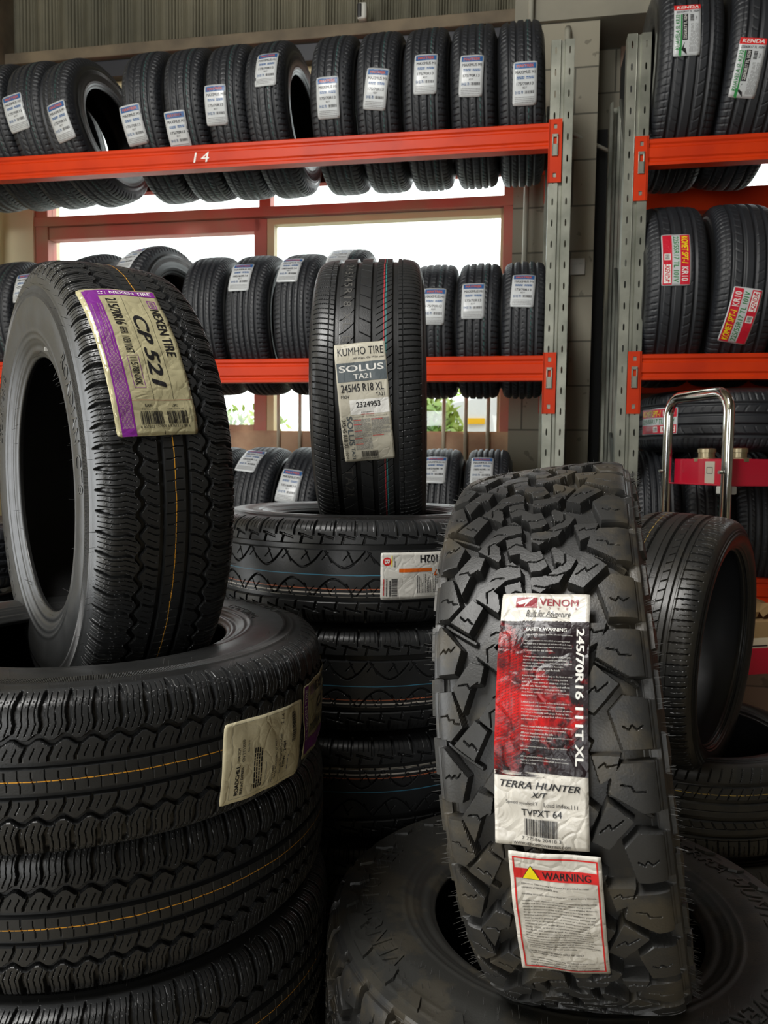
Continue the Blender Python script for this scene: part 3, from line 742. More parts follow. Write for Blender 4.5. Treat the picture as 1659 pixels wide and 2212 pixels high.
# window 2 on the right, with wire mesh
w2 = struct('window_2', MB().box((.86, 3.84, 2.18), (.945, 3.93, 3.12)).box((.86, 3.84, 2.14), (2.4, 3.93, 2.20)).box((.86, 3.84, 3.10), (2.4, 3.93, 3.14)), M['frame_red'], .003)
MB().box((.945, 3.9, 2.2), (2.4, 3.906, 3.1)).build('pane', M['glass'], w2)
wm = MB()
for i in range(20): wm.tube([(.95+.065*i, 3.845, 2.2), (.95+.065*i, 3.845, 3.1)], .0014, 5)
for i in range(14): wm.tube([(.90, 3.845, 2.215+.066*i), (2.3, 3.845, 2.215+.066*i)], .0014, 5)
wm.build('wire_mesh', M['zinc_dark'], w2)
struct('trim_recess', MB().box((.30, 3.96, 3.44), (.60, 3.98, 3.52)), M['plastic_white'])
struct('recess_shade_strip', MB().box((.305, 3.80, 0), (.365, 3.875, 3.0)).box((.42, 3.70, 0), (.47, 3.86, 3.3)), M['recess_shade_dark'])  # near-black strips painted in for the shade beside the pier
# ---- outside: yard, shrubs, a white car
struct('ground_outside', MB().box((-9, 3.96, -.1), (9, 16, 0)), M['ground'])
def shrub(loc, rx, rz, n, seed, label, lm):
    r = random.Random(seed); t = empty('shrub', loc=loc, label=label, cat='shrub', group='shrubs outside the window')
    lf = MB()
    for _ in range(n):
        th, ph = r.uniform(0, 2*PI), math.acos(r.uniform(-1, 1)); k = r.uniform(.5, 1)**.5
        c = Vector((rx*k*math.sin(ph)*math.cos(th), rx*k*math.sin(ph)*math.sin(th), rz+rz*k*math.cos(ph)))
        a = Vector([r.uniform(-1, 1) for _ in range(3)]).normalized()*r.uniform(.03, .06); b = a.orthogonal().normalized()*r.uniform(.015, .03)
        lf.poly([c-a, c+b, c+a, c-b])
    lf.build('foliage', lm, t)
    MB().tube([(0, 0, 0), (.03, 0, rz*.6), (-.02, .02, rz*1.3)], [.05, .04, .02], 8).build('stem', M['timber'], t)
shrub(RK(-.60, 5.35, .84), .26, .54, 1700, 1, 'green shrub with rusty leaves outside the window, left of the white car', M['leaf'])
bank = struct('ground_bank', MB().box((-9, 4.5, 0), (9, 16, .85)), M['ground'])
shrub(RK(-.50, 9.2, .84), .75, .80, 2600, 2, 'tall green shrub standing behind the white car', M['leaf'])
shrub(RK(-2.35, 6.3, .84), .55, .55, 900, 3, 'pale sunlit shrub seen through the left window pane', M['leaf'])
car = empty('car', loc=RK(.12, 6.85, .85), rot=(0, 0, -TH), label='white car parked outside beyond the lower right window pane', cat='car')
body = [(-1.35, .45), (-1.38, .85), (-1.3, 1.0), (-.5, 1.14), (.15, 1.62), (1.3, 1.66), (2.2, 1.6), (2.3, .45)]
MB().prism([(x, z) for x, z in body], 1, -.8, .8).build('body', M['car_white'], car, bevel=.05)
MB().prism([(-.42, 1.16), (.13, 1.57), (.25, 1.57), (.25, 1.16)], 1, -.815, .815).build('side_window', M['car_glass'], car)
MB().box((-.56, -.815, .90), (-.40, -.79, .945)).build('indicator', M['amber'], car)
for x in (-.8, 1.5):
    for y in (-.82, .62): MB().prism([(x+.33*math.cos(a*PI/12), .33+.33*math.sin(a*PI/12)) for a in range(24)], 1, y, y+.2).build('wheel', M['plastic_black'], car)

# ---- fittings on the wall
t = empty('security_camera', loc=RK(*[rackP(783, 62, WV-.06)[0], WV-.06, 3.50]), rot=(0, 0, -TH), label='small white security camera sitting on the timber beam', cat='camera')
MB().box((-.022, -.03, 0), (.024, .03, .075)).build('housing', M['plastic_white'], t, bevel=.010)
MB().box((-.021, -.033, .006), (.003, -.02, .069)).build('face', M['plastic_black'], t, bevel=.006)
t = empty('power_outlet', loc=RK(.232, 3.62, 2.33), rot=(0, 0, -TH), label='white double power outlet on the block pier', cat='outlet')
MB().box((-.032, -.012, -.036), (.032, 0, .036)).build('plate', M['plastic_white'], t, bevel=.003)
MB().box((-.018, -.016, .010), (-.006, -.011, .024)).box((.006, -.016, .010), (.018, -.011, .024)).build('switch', M['plastic_white'], t)
def pipe(name, pts, r, m, label): 
    o = MB().tube(pts, r, 12).build(name, m, smooth=True); tag(o, label, 'pipe'); return o
pipe('conduit', [RK(-.005, 3.56, 2.15), RK(.0, 3.57, 2.86)], .012, M['pipe'], 'grey conduit leaning on the wall beside the window frame')
pipe('conduit', [RK(-.0, 3.58, 3.28), RK(.0, 3.58, 4.3)], .013, M['pipe'], 'thin vertical conduit at the top of the wall, left of the block pier top')
pipe('conduit', [RK(.16, 3.59, 3.0), RK(.16, 3.59, 3.34), RK(.163, 3.62, 3.37)], .014, M['pipe'], 'grey conduit stub rising behind the left rack upright')
pipe('conduit', [RK(.17, 3.60, 2.92), RK(.40, 3.70, 2.84)], .009, M['pipe'], 'thin conduit sloping across the block pier to the right')

# ================================================================== RACKS
PITCH = .0762
def slot_strip(mb, x0, x1, y, z0, z1, off=0.):
    """front strip of an upright with a column of slots"""
    n = int(round((z1-z0)/PITCH)); cx = (x0+x1)/2
    for k in range(n):
        a = z0+k*PITCH; b = a+PITCH; zc = (a+b)/2+off; hw, hh = .0030, .0125
        inn = [(cx-hw, zc-hh*.6), (cx-hw*.5, zc-hh), (cx+hw*.5, zc-hh), (cx+hw, zc-hh*.6), (cx+hw, zc+hh*.6), (cx+hw*.5, zc+hh), (cx-hw*.5, zc+hh), (cx-hw, zc+hh*.6)]
        out = [(x0, a+.3*PITCH), (x0, a), (x1, a), (x1, a+.3*PITCH), (x1, b-.3*PITCH), (x1, b), (x0, b), (x0, b-.3*PITCH)]
        i = len(mb.v); mb.v += [(p, y, q) for p, q in out]+[(p, y, q) for p, q in inn]
        for j in range(8): mb.f.append([i+j, i+(j+1) % 8, i+8+(j+1) % 8, i+8+j])
def upright_mb(h, back=False):
    mb = MB(); s = -1 if back else 1
    slot_strip(mb, 0, .031, 0, 0, h); slot_strip(mb, .049, .080, 0, 0, h)
    def wall(pts):
        for (a, b), (c, d) in zip(pts[:-1], pts[1:]): mb.poly([(a, b*s, 0), (c, d*s, 0), (c, d*s, h), (a, b*s, h)])
    wall([(.031, 0), (.035, .011), (.045, .011), (.049, 0)])
    wall([(.080, 0), (.080, .052), (.070, .060)]); wall([(0, 0), (0, .052), (.010, .060)])
    return mb
def make_upright(e, x, y, h, back=False, m='zinc'):
    o = upright_mb(h, back).build('upright', M[m], e); o.location = (x, y, 0)
    md = o.modifiers.new('gauge', 'SOLIDIFY'); md.thickness = .002; md.offset = 0
    return o
BH = .092
def beam_profile(s=1):
    p = [(0, 0), (0, .010), (.0045, .016), (.0045, .022), (0, .028), (0, .060), (.0045, .066), (.0045, .072), (0, .078), (0, BH-.003), (.003, BH), (.045, BH), (.045, 0)]
    return [(y*s, z) for y, z in p]
def make_beam(e, x0, x1, y, ztop, back=False, chalk=None):
    s = -1 if back else 1
    b = MB().prism(beam_profile(s), 0, x0, x1).build('beam', M['orange_paint'], e); b.location = (0, y, ztop-BH)
    for xe, d in ((x0, -1), (x1, 1)):
        mb = MB(); a, c = (xe-.046, xe+.002) if d < 0 else (xe-.002, xe+.046)
        hs = []
        # plate with three keyhole slots, built as strips
        zt, zb = BH+.010, -.123; ys = -.004*s
        zz = [zb, zb+.018, zb+.034, zb+.105, zb+.121, zt-.034, zt-.018, zt]; mx = (a+c)/2
        for k in range(7):
            if k in (1, 3, 5): mb.box((a, min(ys, ys+.004*s), zz[k]), (mx-.006, max(ys, ys+.004*s), zz[k+1])); mb.box((mx+.006, min(ys, ys+.004*s), zz[k]), (c, max(ys, ys+.004*s), zz[k+1]))
            else: mb.box((a, min(ys, ys+.004*s), zz[k]), (c, max(ys, ys+.004*s), zz[k+1]))
        xi = xe; mb.box((min(xi, xi+.004*d), min(ys, .045*s), zb), (max(xi, xi+.004*d), max(ys, .045*s), zt))
        mb.build('end_connector', M['orange_paint'], b)
        cl = MB().box((mx-.011, min(ys, ys-.006*s), -.028), (mx-.006, max(ys, ys-.006*s), .045)).box((mx+.006, min(ys, ys-.006*s), -.028), (mx+.011, max(ys, ys-.006*s), .045))
        cl.box((mx-.011, min(ys, ys-.006*s), .036), (mx+.011, max(ys, ys-.006*s), .047)).box((mx-.011, min(ys, ys-.006*s), -.030), (mx+.011, max(ys, ys-.006*s), .012))
        cl.build('locking_clip', M['zinc'], b, bevel=.001)
    if chalk:
        V, F = text_mesh(chalk[0], .0, .15, 3, 1.2); V = V-V.min(0); V = V*chalk[2]/V[:, 1].max()
        me = bpy.data.meshes.new('chalk_mark'); me.from_pydata([(chalk[1]+p[0]*1.3, -.0008, .024+p[1]) for p in V], [], F); link('chalk_mark', me, M['ink_white'], b)
    return b
def brace(e, x, y0, y1, z0, z1):
    MB().tube([(x+.02, y0, z0), (x+.02, y1, z1)], .008, 6).build('brace', M['zinc_dark'], e)
VF, VB = 2.94, 3.52     # front faces and back faces of the racks
H = 2.975; NP = int(round(H/PITCH))*PITCH
lr = empty('tyre_rack', loc=RK(-2.72, VF, 0), rot=(0, 0, -TH), label='long left steel rack with orange beams in front of the window', cat='rack')
for x in (0, 2.797):
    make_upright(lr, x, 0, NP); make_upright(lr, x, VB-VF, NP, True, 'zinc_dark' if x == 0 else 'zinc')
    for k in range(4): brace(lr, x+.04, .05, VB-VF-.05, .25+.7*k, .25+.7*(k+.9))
LZ = [(2.683, 2.800), (1.845, 1.883), (1.04, 1.04)]
for i, (zf, zb_) in enumerate(LZ):
    make_beam(lr, .08, 2.795, -.001, zf, chalk=('14', 1.42, .038) if i == 0 else None); make_beam(lr, .08, 2.795, VB-VF+.001, zb_, True)
rr = empty('tyre_rack', loc=RK(.342, VF, 0), rot=(0, 0, -TH), label='right steel rack with orange beams beside the block pier', cat='rack')
for x in (0, 2.797):
    make_upright(rr, x, 0, NP); make_upright(rr, x, VB-VF, NP, True)
    for k in range(4): brace(rr, x+.02, .05, VB-VF-.05, .25+.7*k, .25+.7*(k+.9))
RZL = [2.604, 1.845, 1.041]
for zf in RZL: make_beam(rr, .08, 2.795, -.001, zf); make_beam(rr, .08, 2.795, VB-VF+.001, zf, True)

# ================================================================== STICKER DESIGNS
def design_shelf(title='MAXTREK', size='175/70R13', blue=True):
    s = Sheet(.086, .148, 'white_far', corner=.006, step=.012)
    s.rect('blue', -.038, .048, .038, .068); s.text('orange', title, -.030, .053, .030, .063, bold=.02)
    s.text('black', 'MAXIMUS M1', -.034, .030, .036, .041, bold=.02)
    for a in (-.030, .004): s.lines('blue', a, .012, a+.028, .022, 2, .7, seed=5, word=.007)
    s.text('black', size, -.030, -.008, .030, .002, bold=.02); s.text('black', '82T', -.008, -.019, .008, -.013)
    s.text('blue', 'E4 02 70', -.034, -.036, -.006, -.026, bold=.02); s.bars('black', 0, -.036, .034, -.026, 12)
    s.lines('grey', -.036, -.066, .034, -.044, 4, .45, seed=7, word=.006)
    return s
def design_kuavela():
    s = Sheet(.100, .206, 'white_far', corner=.004, step=.012)
    s.rect('red', -.049, .082, .049, .105); s.text('ink_white', 'KENDA', -.040, .087, .042, .101, bold=.025, shear=.2)
    s.text('black', '225/65R17 TL 102H', -.042, .068, .044, .077, bold=.02, shear=.2)
    s.text('green', 'KUAVELA SL KR32', -.044, -.080, -.028, .060, rot=90, bold=.02, shear=.2)
    s.rect('green', -.025, -.104, -.019, .060); s.rect('black', -.018, -.045, .002, .062)
    s.text('ink_white', '225/65R17 TL 102H', -.014, -.040, -.002, .058, rot=90, bold=.02)
    s.poly('black', [(-.020, -.080), (.002, -.100), (-.010, -.052)]); s.rect('green', -.030, -.100, -.024, -.070)
    s.bars('black', .010, .030, .024, .060, 12, vertical=False); s.text('black', 'TRF', .030, .034, .036, .052, rot=90)
    s.lines('grey', .008, -.090, .044, .020, 9, .4, vertical=True, seed=4, word=.02)
    return s
def design_komet(flip=False):
    s = Sheet(.194, .098, 'white_far', corner=.004, step=.012)
    s.rect('deepred', -.093, .014, .093, .045); s.rect('deepred', -.093, -.045, .093, -.014)
    s.text('yellow', 'KOMET SPT-1', -.088, .018, .020, .040, bold=.025, shear=.2); s.text('ink_white', 'KR10', .032, .018, .082, .040, bold=.02)
    s.text('green', '225/55R17 TL 101V', -.088, -.009, .086, .009, bold=.02, shear=.1)
    s.rect('ink_white', -.018, -.040, .006, -.019, z=1.4); s.bars('black', -.016, -.037, .004, -.022, 9)
    s.rect('ink_white', .022, -.041, .088, -.018, z=1.4); s.text('deepred', 'KENDA', .028, -.038, .082, -.021, bold=.02, shear=.2)
    return s
def design_nexen():
    s = Sheet(.106, .245, 'foil', corner=.004, step=.005); w, h = .053, .1225
    s.rect('purple', -.043, .106, .051, .1195); s.rect('purple', -.047, -.1225, -.029, .117)
    s.text('ink_white', 'NEXEN TIRE', -.012, .1085, .046, .1165, bold=.02); s.rect('ink_white', -.027, .109, -.017, .116); s.text('purple', 'N', -.0245, .1100, -.0195, .1150, z=3)
    s.text('black', '215/70R16', -.022, .042, -.008, .098, rot=-90, bold=.02)
    s.text('black', '6PR 109/106T', -.020, -.006, -.010, .038, rot=-90, bold=.01)
    s.frame('purple', -.0215, -.058, -.0065, -.009, .0006); s.text('black', '11578NXK', -.0185, -.054, -.0095, -.012, rot=-90, bold=.01)
    s.text('black', 'CP 521', .003, -.058, .021, .062, rot=-90, bold=.035, shear=.25)
    s.frame('purple', .0345, .080, .0465, .097, .0012); s.text('purple', 'NEXEN', .0375, .083, .0435, .094, rot=-90, bold=.02)
    s.text('black', 'NEXEN TIRE', .033, -.010, .046, .077, rot=-90, bold=.02)
    for x in (.000, .0265): s.rect('black', x, -.074, x+.0004, .103, part='ruled_line')
    s.rect('maroon', -.029, -.0755, .051, -.0749, part='ruled_line')
    s.text('black', 'EAN', -.013, -.0845, -.004, -.0805, bold=.02); s.text('black', 'All markets', -.018, -.0885, .003, -.0862)
    s.text('black', 'UPC', .023, -.0845, .031, -.0805, bold=.02); s.text('black', 'USA & CANADA only', .015, -.0885, .038, -.0862)
    s.bars('black', -.021, -.108, .008, -.090, 26); s.bars('black', .014, -.108, .041, -.090, 26, seed=9)
    s.text('black', '8 807622 157806', -.023, -.1125, .010, -.1090); s.text('black', '6 87613 15780 6', .012, -.1125, .043, -.1090)
    s.text('black', 'MADE IN KOREA', .0455, -.106, .0475, -.088, rot=-90); s.rect('black', .0065, -.122, .0071, -.1165, part='ruled_line')
    s.lines('foil', -.045, -.112, -.031, .085, 9, .30, vertical=True, seed=3, word=.004)
    return s
def design_kumho():
    s = Sheet(.105, .246, 'beige', corner=.003, step=.005)
    s.text('black', 'KUMHO TIRE', -.046, .097, .048, .1135, bold=.005); s.text('black', 'All-Ways, Go With you', -.016, .087, .048, .0925, shear=.35)
    s.rect('slate', -.050, .043, .051, .082)
    s.text('ink_white', 'SOLUS', -.046, .063, .046, .0765, bold=.02); s.text('ink_white', 'TA21', -.017, .0475, .019, .058, bold=.02)
    s.text('black', '245/45 R18 XL', -.045, .022, .043, .038, bold=.02); s.rect('black', .027, .0195, .043, .0200, part='ruled_line')
    s.text('black', '100V', -.046, .010, -.029, .0165, bold=.01); s.text('black', 'TA21', .025, .010, .043, .0175, bold=.01)
    s.rect('ink_white', -.030, -.024, .050, .006, z=.5)
    s.text('black', '2324953', -.017, -.010, .033, .001, bold=.02)
    s.text('black', 'BLACK SIDEWALL', -.008, -.0215, .018, -.019); s.text('red', 'NOT FOR SALE', -.008, -.0255, .018, -.0230); s.text('black', 'Treadwear 400   Traction A   Temperature A', -.026, -.030, .044, -.0275)
    s.text('slate', 'SOLUS', -.0395, -.088, -.0275, -.026, rot=-90, bold=.025); s.text('slate', 'TA21', -.036, -.117, -.029, -.092, rot=-90, bold=.025)
    s.text('black', '245/45 R18 XL', -.0505, -.094, -.0415, -.032, rot=-90, bold=.015); s.text('black', '100V', -.049, -.116, -.0435, -.098, rot=-90)
    s.lines('grey', -.026, -.098, .009, -.033, 34, .5, seed=2, word=.006); s.lines('grey', .011, -.070, .048, -.033, 18, .5, seed=6, word=.006)
    for y in (-.036, -.045, -.058, -.074, -.086): s.rect('red', -.026, y, -.010, y+.0010, z=2.4)
    for y in (-.036, -.070): s.rect('red', .011, y, .034, y+.0010, z=2.4)
    s.bars('black', -.016, -.114, .019, -.101, 26); s.text('black', '8 808956 346580', -.018, -.1185, .020, -.1150)
    return s
WARN = ['1.Only specially trained persons should mount tires.', '', '2.Never mount tire on rims,which are non-approved', 'for radial tire or damaged or not smooth and clean;', 'never use tubes/flaps/valves which are non-approved', 'or unsuitable for the tire size.', '',
 '3.Always lubricate both beads and rim flanges with', 'approved rubber lubricant; never use antifreeze', 'silicones or petroleum based lubricants to lubricate', 'beads and rim flanges,never put a flammable', 'substance into a tire to seat the beads.', '',
 '4.Never inflate a tire that is lying on the floor or other', 'flat surface. Always use a tire mounting machine', 'with a hold-down device or safety cage or bolt to', 'vehicles axle. Never inflate to seat beads without', 'using an extension hose with gauge and clip-on', 'chuck.Never stand,lean, or reach over the assembly', 'during inflation.', '',
 '5.After beads are seated, inflate to and adjust to', 'recommended cold operating pressure following', 'tire manufacturers instructions or manual of vehicle,', 'and check it frequently with gauge; Refer to tire', 'sidewall stamping for proper load, inflation pressure', 'and nominal speed.', '',
 '6.Never mount radial and bias tires mixed or different', 'size tires on a vehicle.Recommend not mounting', 'different brand tires on the axle.', 'If fail to comply with these safety precautions,serious', 'injury or death may result from:', '', '#Tire bursts/rim breaks due to improper tire/rim', 'mounting.', '', '#Tire premature failures due to misapplication/', 'improper inflation/overloading/high speed running', 'for a long time.']
def para(s, mk, rows, x0, x1, y1, dy, hgt, maxlen, res=1, bold=.012):
    for i, r in enumerate(rows):
        if not r: continue
        n = min(1., len(r)/maxlen); y = y1-dy*i
        s.text(mk, r, x0, y-hgt, x0+(x1-x0)*n, y, res=res, bold=bold)
def design_venom():
    s = Sheet(.0965, .268, 'white_crumpled', corner=.001, step=.0045); w, h = .04825, .134
    # printed picture area, with torn brush edges
    s.rect('grunge', -w, -.057, w, .101, z=1); r = random.Random(4)
    for i in range(24):
        x = -w+.004*i; a = r.uniform(.0002, .0012); s.poly('grunge', [(x, .1008), (x+.0041, .1008), (x+.003, .1008+a), (x+.001, .1008+a*.7)])
    for i in range(8): y = -.057-.0006*i; s.poly('grunge', [(-w+.004*r.random(), y), (-w+.030+.03*r.random(), y), (-w+.02+.02*r.random(), y-.0008), (-w, y-.0010)])
    for i in range(14): x, y = r.uniform(-.04, .04), -.059-abs(r.gauss(0, .003)); s.poly('black', [(x, y), (x+.0008, y), (x+.0006, y-.0006)])
    # tyre-track artwork at the left of the panel
    for i in range(46):
        for j in range(7):
            x = -w+.002+j*.0034; y = .088-i*.0031+(j % 2)*.0015; q = .0011
            s._add('black', 'printed_emblem', [(x, y), (x+.0004, y+.0003), (x+.0014, y-.0006), (x+.0026, y+q), (x+.0024, y+q+.0004), (x+.0013, y)], [[0, 1, 2], [2, 3, 4], [2, 4, 5], [0, 2, 5]], 2)
    s.rect('maroon', -.032, .1165, -.0085, .1285, z=1)
    s._add('ink_white', 'printed_emblem', [(-.031, .1225), (-.024, .1255), (-.0125, .1280), (-.0165, .1240), (-.0230, .1170), (-.0205, .1225), (-.0245, .1205), (-.0280, .1200)], [[0, 1, 6, 7], [1, 2, 3], [1, 3, 5], [3, 4, 5], [1, 5, 6]], 2)
    s.text('maroon', 'VENOM', -.006, .1195, .036, .1280, bold=.02)
    for i, ch in enumerate('POWER'): s.text('maroon', ch, -.0055+i*.0096, .1155, -.0035+i*.0096, .1180, bold=.02)
    s.text('black', 'Built for Adventure', -.020, .1065, .028, .1140, shear=.35); s.rect('black', -.018, .1058, .014, .1063, part='ruled_line')
    s.text('ink_white', 'SAFETY WARNING', -.019, .0895, .025, .0935, bold=.02)
    para(s, 'ink_white', WARN, -.0205, .0325, .0865, .00343, .0021, 53)
    s.text('ink_white', '245/70R16 111T XL', .0352, -.047, .0435, .094, rot=-90, bold=.035)
    s.text('black', 'TERRA HUNTER', -.042, -.0735, .040, -.0665, bold=.02, shear=.3); s.text('black', 'X/T', -.010, -.082, .007, -.0765, bold=.025, shear=.3)
    s.text('black', 'Speed symbol:T', -.036, -.091, -.003, -.0865); s.text('black', 'Load index:111', .003, -.091, .037, -.0865)
    s.text('black', 'TVPXT 64', -.020, -.1015, .021, -.0945, bold=.015)
    s.bars('black', -.017, -.122, .017, -.1045, 30); s.text('black', '7 77586 20418 3', -.020, -.1268, .020, -.1232)
    s.text('black', 'WWW.VENOMPOWERTIRES.COM', -.029, -.1325, .029, -.1295, bold=.01)
    return s
W2 = ['Attention: This warning label must be provided to retail', 'consumers of VENOM POWER tires.', '', 'Installing tires that are taller than the original factory fitment.', '', 'Installing larger diameter tires will increase your vehicle s ride', 'height and alter the center of gravity. These changes may',
 'result in increased roll-over risk, increased braking distances,', 'decreased maneuverability and changes in handling balance.', 'Be sure to exercise extreme caution and familiarize yourself', 'with the vehicle s new dynamic characteristics. Extreme care', 'must be used to prevent loss of control or roll-over during', 'sharp turns or abrupt maneuvers. Installing non-factory',
 'suspension systems to gain ground clearance with have', 'similar effects, so the aforementioned warnings must be', 'heeded in that instance as well. As always, drive safely and', 'make sure all occupants use the proper restraint systems.', 'Reduced speeds and special driving techniques may be', 'required to maintain control of the vehicle. Whether your', 'vehicle has the original equipment configuration for tires,',
 'wheels and suspension or whether any of these items have', 'been modified, always drive safely, avoid sudden, sharp turns', 'or lane changes and obey all traffic laws.', '', 'FAILURE TO DRIVE THIS VEHICLE SAFELY MAY RESULT', 'IN SERIOUS INJURY OR DEATH.', '', 'Some vehicle modifications may be subject to your state.', 'Consult your owner s manual or any professional.', 'must you before modifying your vehicle. You are responsible', 'for the money and safety of your vehicle and its occupants.']
def design_warning():
    s = Sheet(.0945, .160, 'white_crumpled', corner=.001, step=.0045)
    s.frame('red', -.0435, -.0755, .0435, .0745, .0017)
    s.rect('red', -.043, .0490, .043, .0610, z=1.2)
    s.poly('black', [(-.0350, .0485), (-.0155, .0485), (-.0252, .0655)], z=2, part='printed_emblem'); s.poly('yellow', [(-.0340, .0491), (-.0165, .0491), (-.0252, .0643)], z=3, part='printed_emblem')
    s.poly('black', [(-.0256, .0530), (-.0248, .0530), (-.0243, .0605), (-.0261, .0605)], z=4, part='printed_emblem'); s.poly('black', [(-.0258, .0502), (-.0246, .0502), (-.0246, .0515), (-.0258, .0515)], z=4, part='printed_emblem')
    s.text('black', 'WARNING', -.0135, .0510, .036, .0590, bold=.02, z=3)
    para(s, 'black', W2, -.0365, .0400, .0440, .00385, .0024, 62)
    return s
def design_102h():
    s = Sheet(.150, .0935, 'white', corner=.003, step=.006)      # drawn as it reads to the camera
    s.text('black', '102H', .006, .0255, .044, .041, rot=180, bold=.03)
    r = []; cx, cy = -.062, .029
    s.poly('red', [(cx+.0085*math.cos(a*PI/12), cy+.0085*math.sin(a*PI/12)) for a in range(24)]); s.text('ink_white', 'B', cx-.005, cy-.0045, cx+.005, cy+.0045, rot=-90, bold=.035)
    s.rect('yellow', -.0535, .019, -.0515, .041); s.lines('black', -.049, .018, -.045, .041, 2, .6, vertical=True, word=.004)
    s.rect('orange', -.038, .0075, .0315, .0150); s.text('orange', '7', .036, -.001, .044, .012, rot=180, bold=.025)
    s.lines('red', -.070, -.038, -.0675, .0, 1, .8, vertical=True, word=.003); s.lines('black', -.064, -.040, -.0615, .0, 1, .8, vertical=True, word=.003)
    s.bars('black', -.053, -.041, -.041, -.004, 24, vertical=False); s.lines('black', -.0575, -.040, -.0545, -.004, 1, .9, vertical=True, word=.002)
    s.lines('black', -.001, -.035, .070, .003, 20, .42, vertical=True, seed=8, word=.004)
    return s
def design_road():
    s = Sheet(.104, .158, 'cream', corner=.004, step=.006)
    s.frame('grey', -.047, -.070, .048, .066, .0003)
    s.text('black', 'ROADCHILL', -.043, .0525, -.004, .0585, bold=.035); s.text('black', 'FREIGHT EXPRESS', -.043, .046, -.008, .0502, bold=.025)
    s.text('black', '12/04/2024', -.001, .0535, .018, .0575); s.text('black', 'CN TT13000', -.001, .0455, .027, .0500); s.text('black', 'Standard', .010, .0375, .024, .0408)
    s.text('black', 'Sender', -.043, .030, -.034, .0325); s.lines('black', -.041, .012, .012, .0285, 4, .5, seed=5, word=.006)
    s.rect('grey', -.043, .0045, -.012, .0050, part='ruled_line'); s.text('black', 'Special Instructions', -.043, .0055, -.022, .0078)
    s.text('black', 'Receiver', -.043, -.0045, -.034, -.0020); s.text('black', 'MU TYRES', -.043, -.010, -.020, -.0062); s.text('black', '40-44 PROSPERO STREET', -.040, -.0155, .014, -.0117)
    s.text('black', 'South Murwillumbah', -.036, -.0275, .018, -.0215); s.text('black', 'NSW , 2484', -.030, -.0370, .006, -.0305, bold=.01)
    s.text('black', '2 / 4', .030, -.0300, .044, -.0240); s.bars('black', .000, -.0595, .041, -.0495, 30, vertical=True); s.text('black', '11000211742401', .004, -.0625, .036, -.0603)
    s.lines('grey', -.036, -.046, -.008, -.042, 1, .4, seed=3)
    return s

# ================================================================== TYRE KINDS
K_nex = tyre_kind('van', .2035, .3535, .203, tread_nexen, .00085, M['nexen'], square=.3, smooth=False)
K_kum = tyre_kind('road', .250, .339, .2286, tread_kumho, .0011, M['kumho'], square=.55, smooth=False)
K_ven = tyre_kind('offroad', .252, .3745, .203, tread_venom, .00105, M['venom'], M['rub_side_dusty'], square=.6, smooth=False)
K_suv = tyre_kind('suv', .2235, .357, .2159, tread_suv, .0013, M['suv'], square=.2, smooth=False)
K_spo = tyre_kind('sport', .240, .3235, .2413, tread_sport, .0015, M['sport'], square=.5, smooth=False)
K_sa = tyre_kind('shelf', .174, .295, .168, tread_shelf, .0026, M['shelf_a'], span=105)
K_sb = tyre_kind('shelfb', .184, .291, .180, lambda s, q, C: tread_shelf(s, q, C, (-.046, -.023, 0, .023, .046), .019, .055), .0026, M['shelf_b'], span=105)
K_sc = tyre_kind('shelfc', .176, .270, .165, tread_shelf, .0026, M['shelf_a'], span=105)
K_ken = tyre_kind('kenda', .228, .362, .2159, tread_touring, .0028, M['kenda'], span=105)
K_kr = tyre_kind('komet', .226, .340, .2159, tread_touring, .0028, M['kenda'], span=105)
D_SHA = design_shelf(); D_SHB = design_shelf(size='185/60R14')
B_SA = [D_SHA.bake(K_sa, -.004, r, seed=r) for r in (0,)]
def shelf_baked(K, D, rot, _c={}):
    k = (K.key, id(D), rot)
    if k not in _c: _c[k] = D.bake(K, 0, rot, seed=rot)
    return _c[k]

# ================================================================== TYRES ON THE LEFT RACK
def on_shelf(K, u, zb, yaw, lean, label, group, vc=3.205):
    half = (VB-VF-.09)/2; zc = zb+math.sqrt(max(.01, K.R**2-.235**2))
    return put_tyre(K, RK(u, vc, zc), upright(-10+yaw, lean), label, group)
TOP = [  # u, yaw, lean, sticker pixel, sticker turn, label
 (-2.37, 4, -10, None, 0, 'black tyre at the far left end of the top shelf, cut off by the frame'),
 (-2.205, 3, -10, None, 0, 'leaning black tyre on the top shelf without a visible sticker, second from left end'),
 (-2.035, 2, -9, (29, 243), 6, 'leaning black tyre on the top shelf, stickered, left of the one with open centre'),
 (-1.862, -7, -10, (130, 262), 3, 'leaning black tyre on the top left shelf showing its open centre against the window'),
 (-1.53, 2, -5, (287, 270), 4, 'black tyre on the top shelf with a crinkled sticker, first of the packed run'),
 (-1.35, 2, -5, (372, 286), 0, 'black tyre on the top shelf whose sticker touches the orange beam'),
 (-1.175, 2, -4, (464, 226), -2, 'black tyre on the top shelf above the chalked 14, sticker at mid height'),
 (-1.0, -2, -3, (575, 147), -2, 'black tyre on the top shelf, sticker near the crown, open centre showing at its right'),
 (-.745, 0, -1, (708, 210), 0, 'black tyre on the top shelf with a straight low sticker, fifth from the right end'),
 (-.565, 0, -1, (812, 191), -8, 'black tyre on the top shelf with a tilted sticker, fourth from the right end'),
 (-.385, 0, -1, (919, 158), -2, 'black tyre on the top shelf with a high sticker, third from the right end'),
 (-.205, 0, -2, (1018, 162), -4, 'black tyre on the top shelf, second from the right end'),
 (-.030, 0, -2, (1134, 179), -2, 'black tyre on the top shelf next to the galvanised upright, rightmost of its row')]
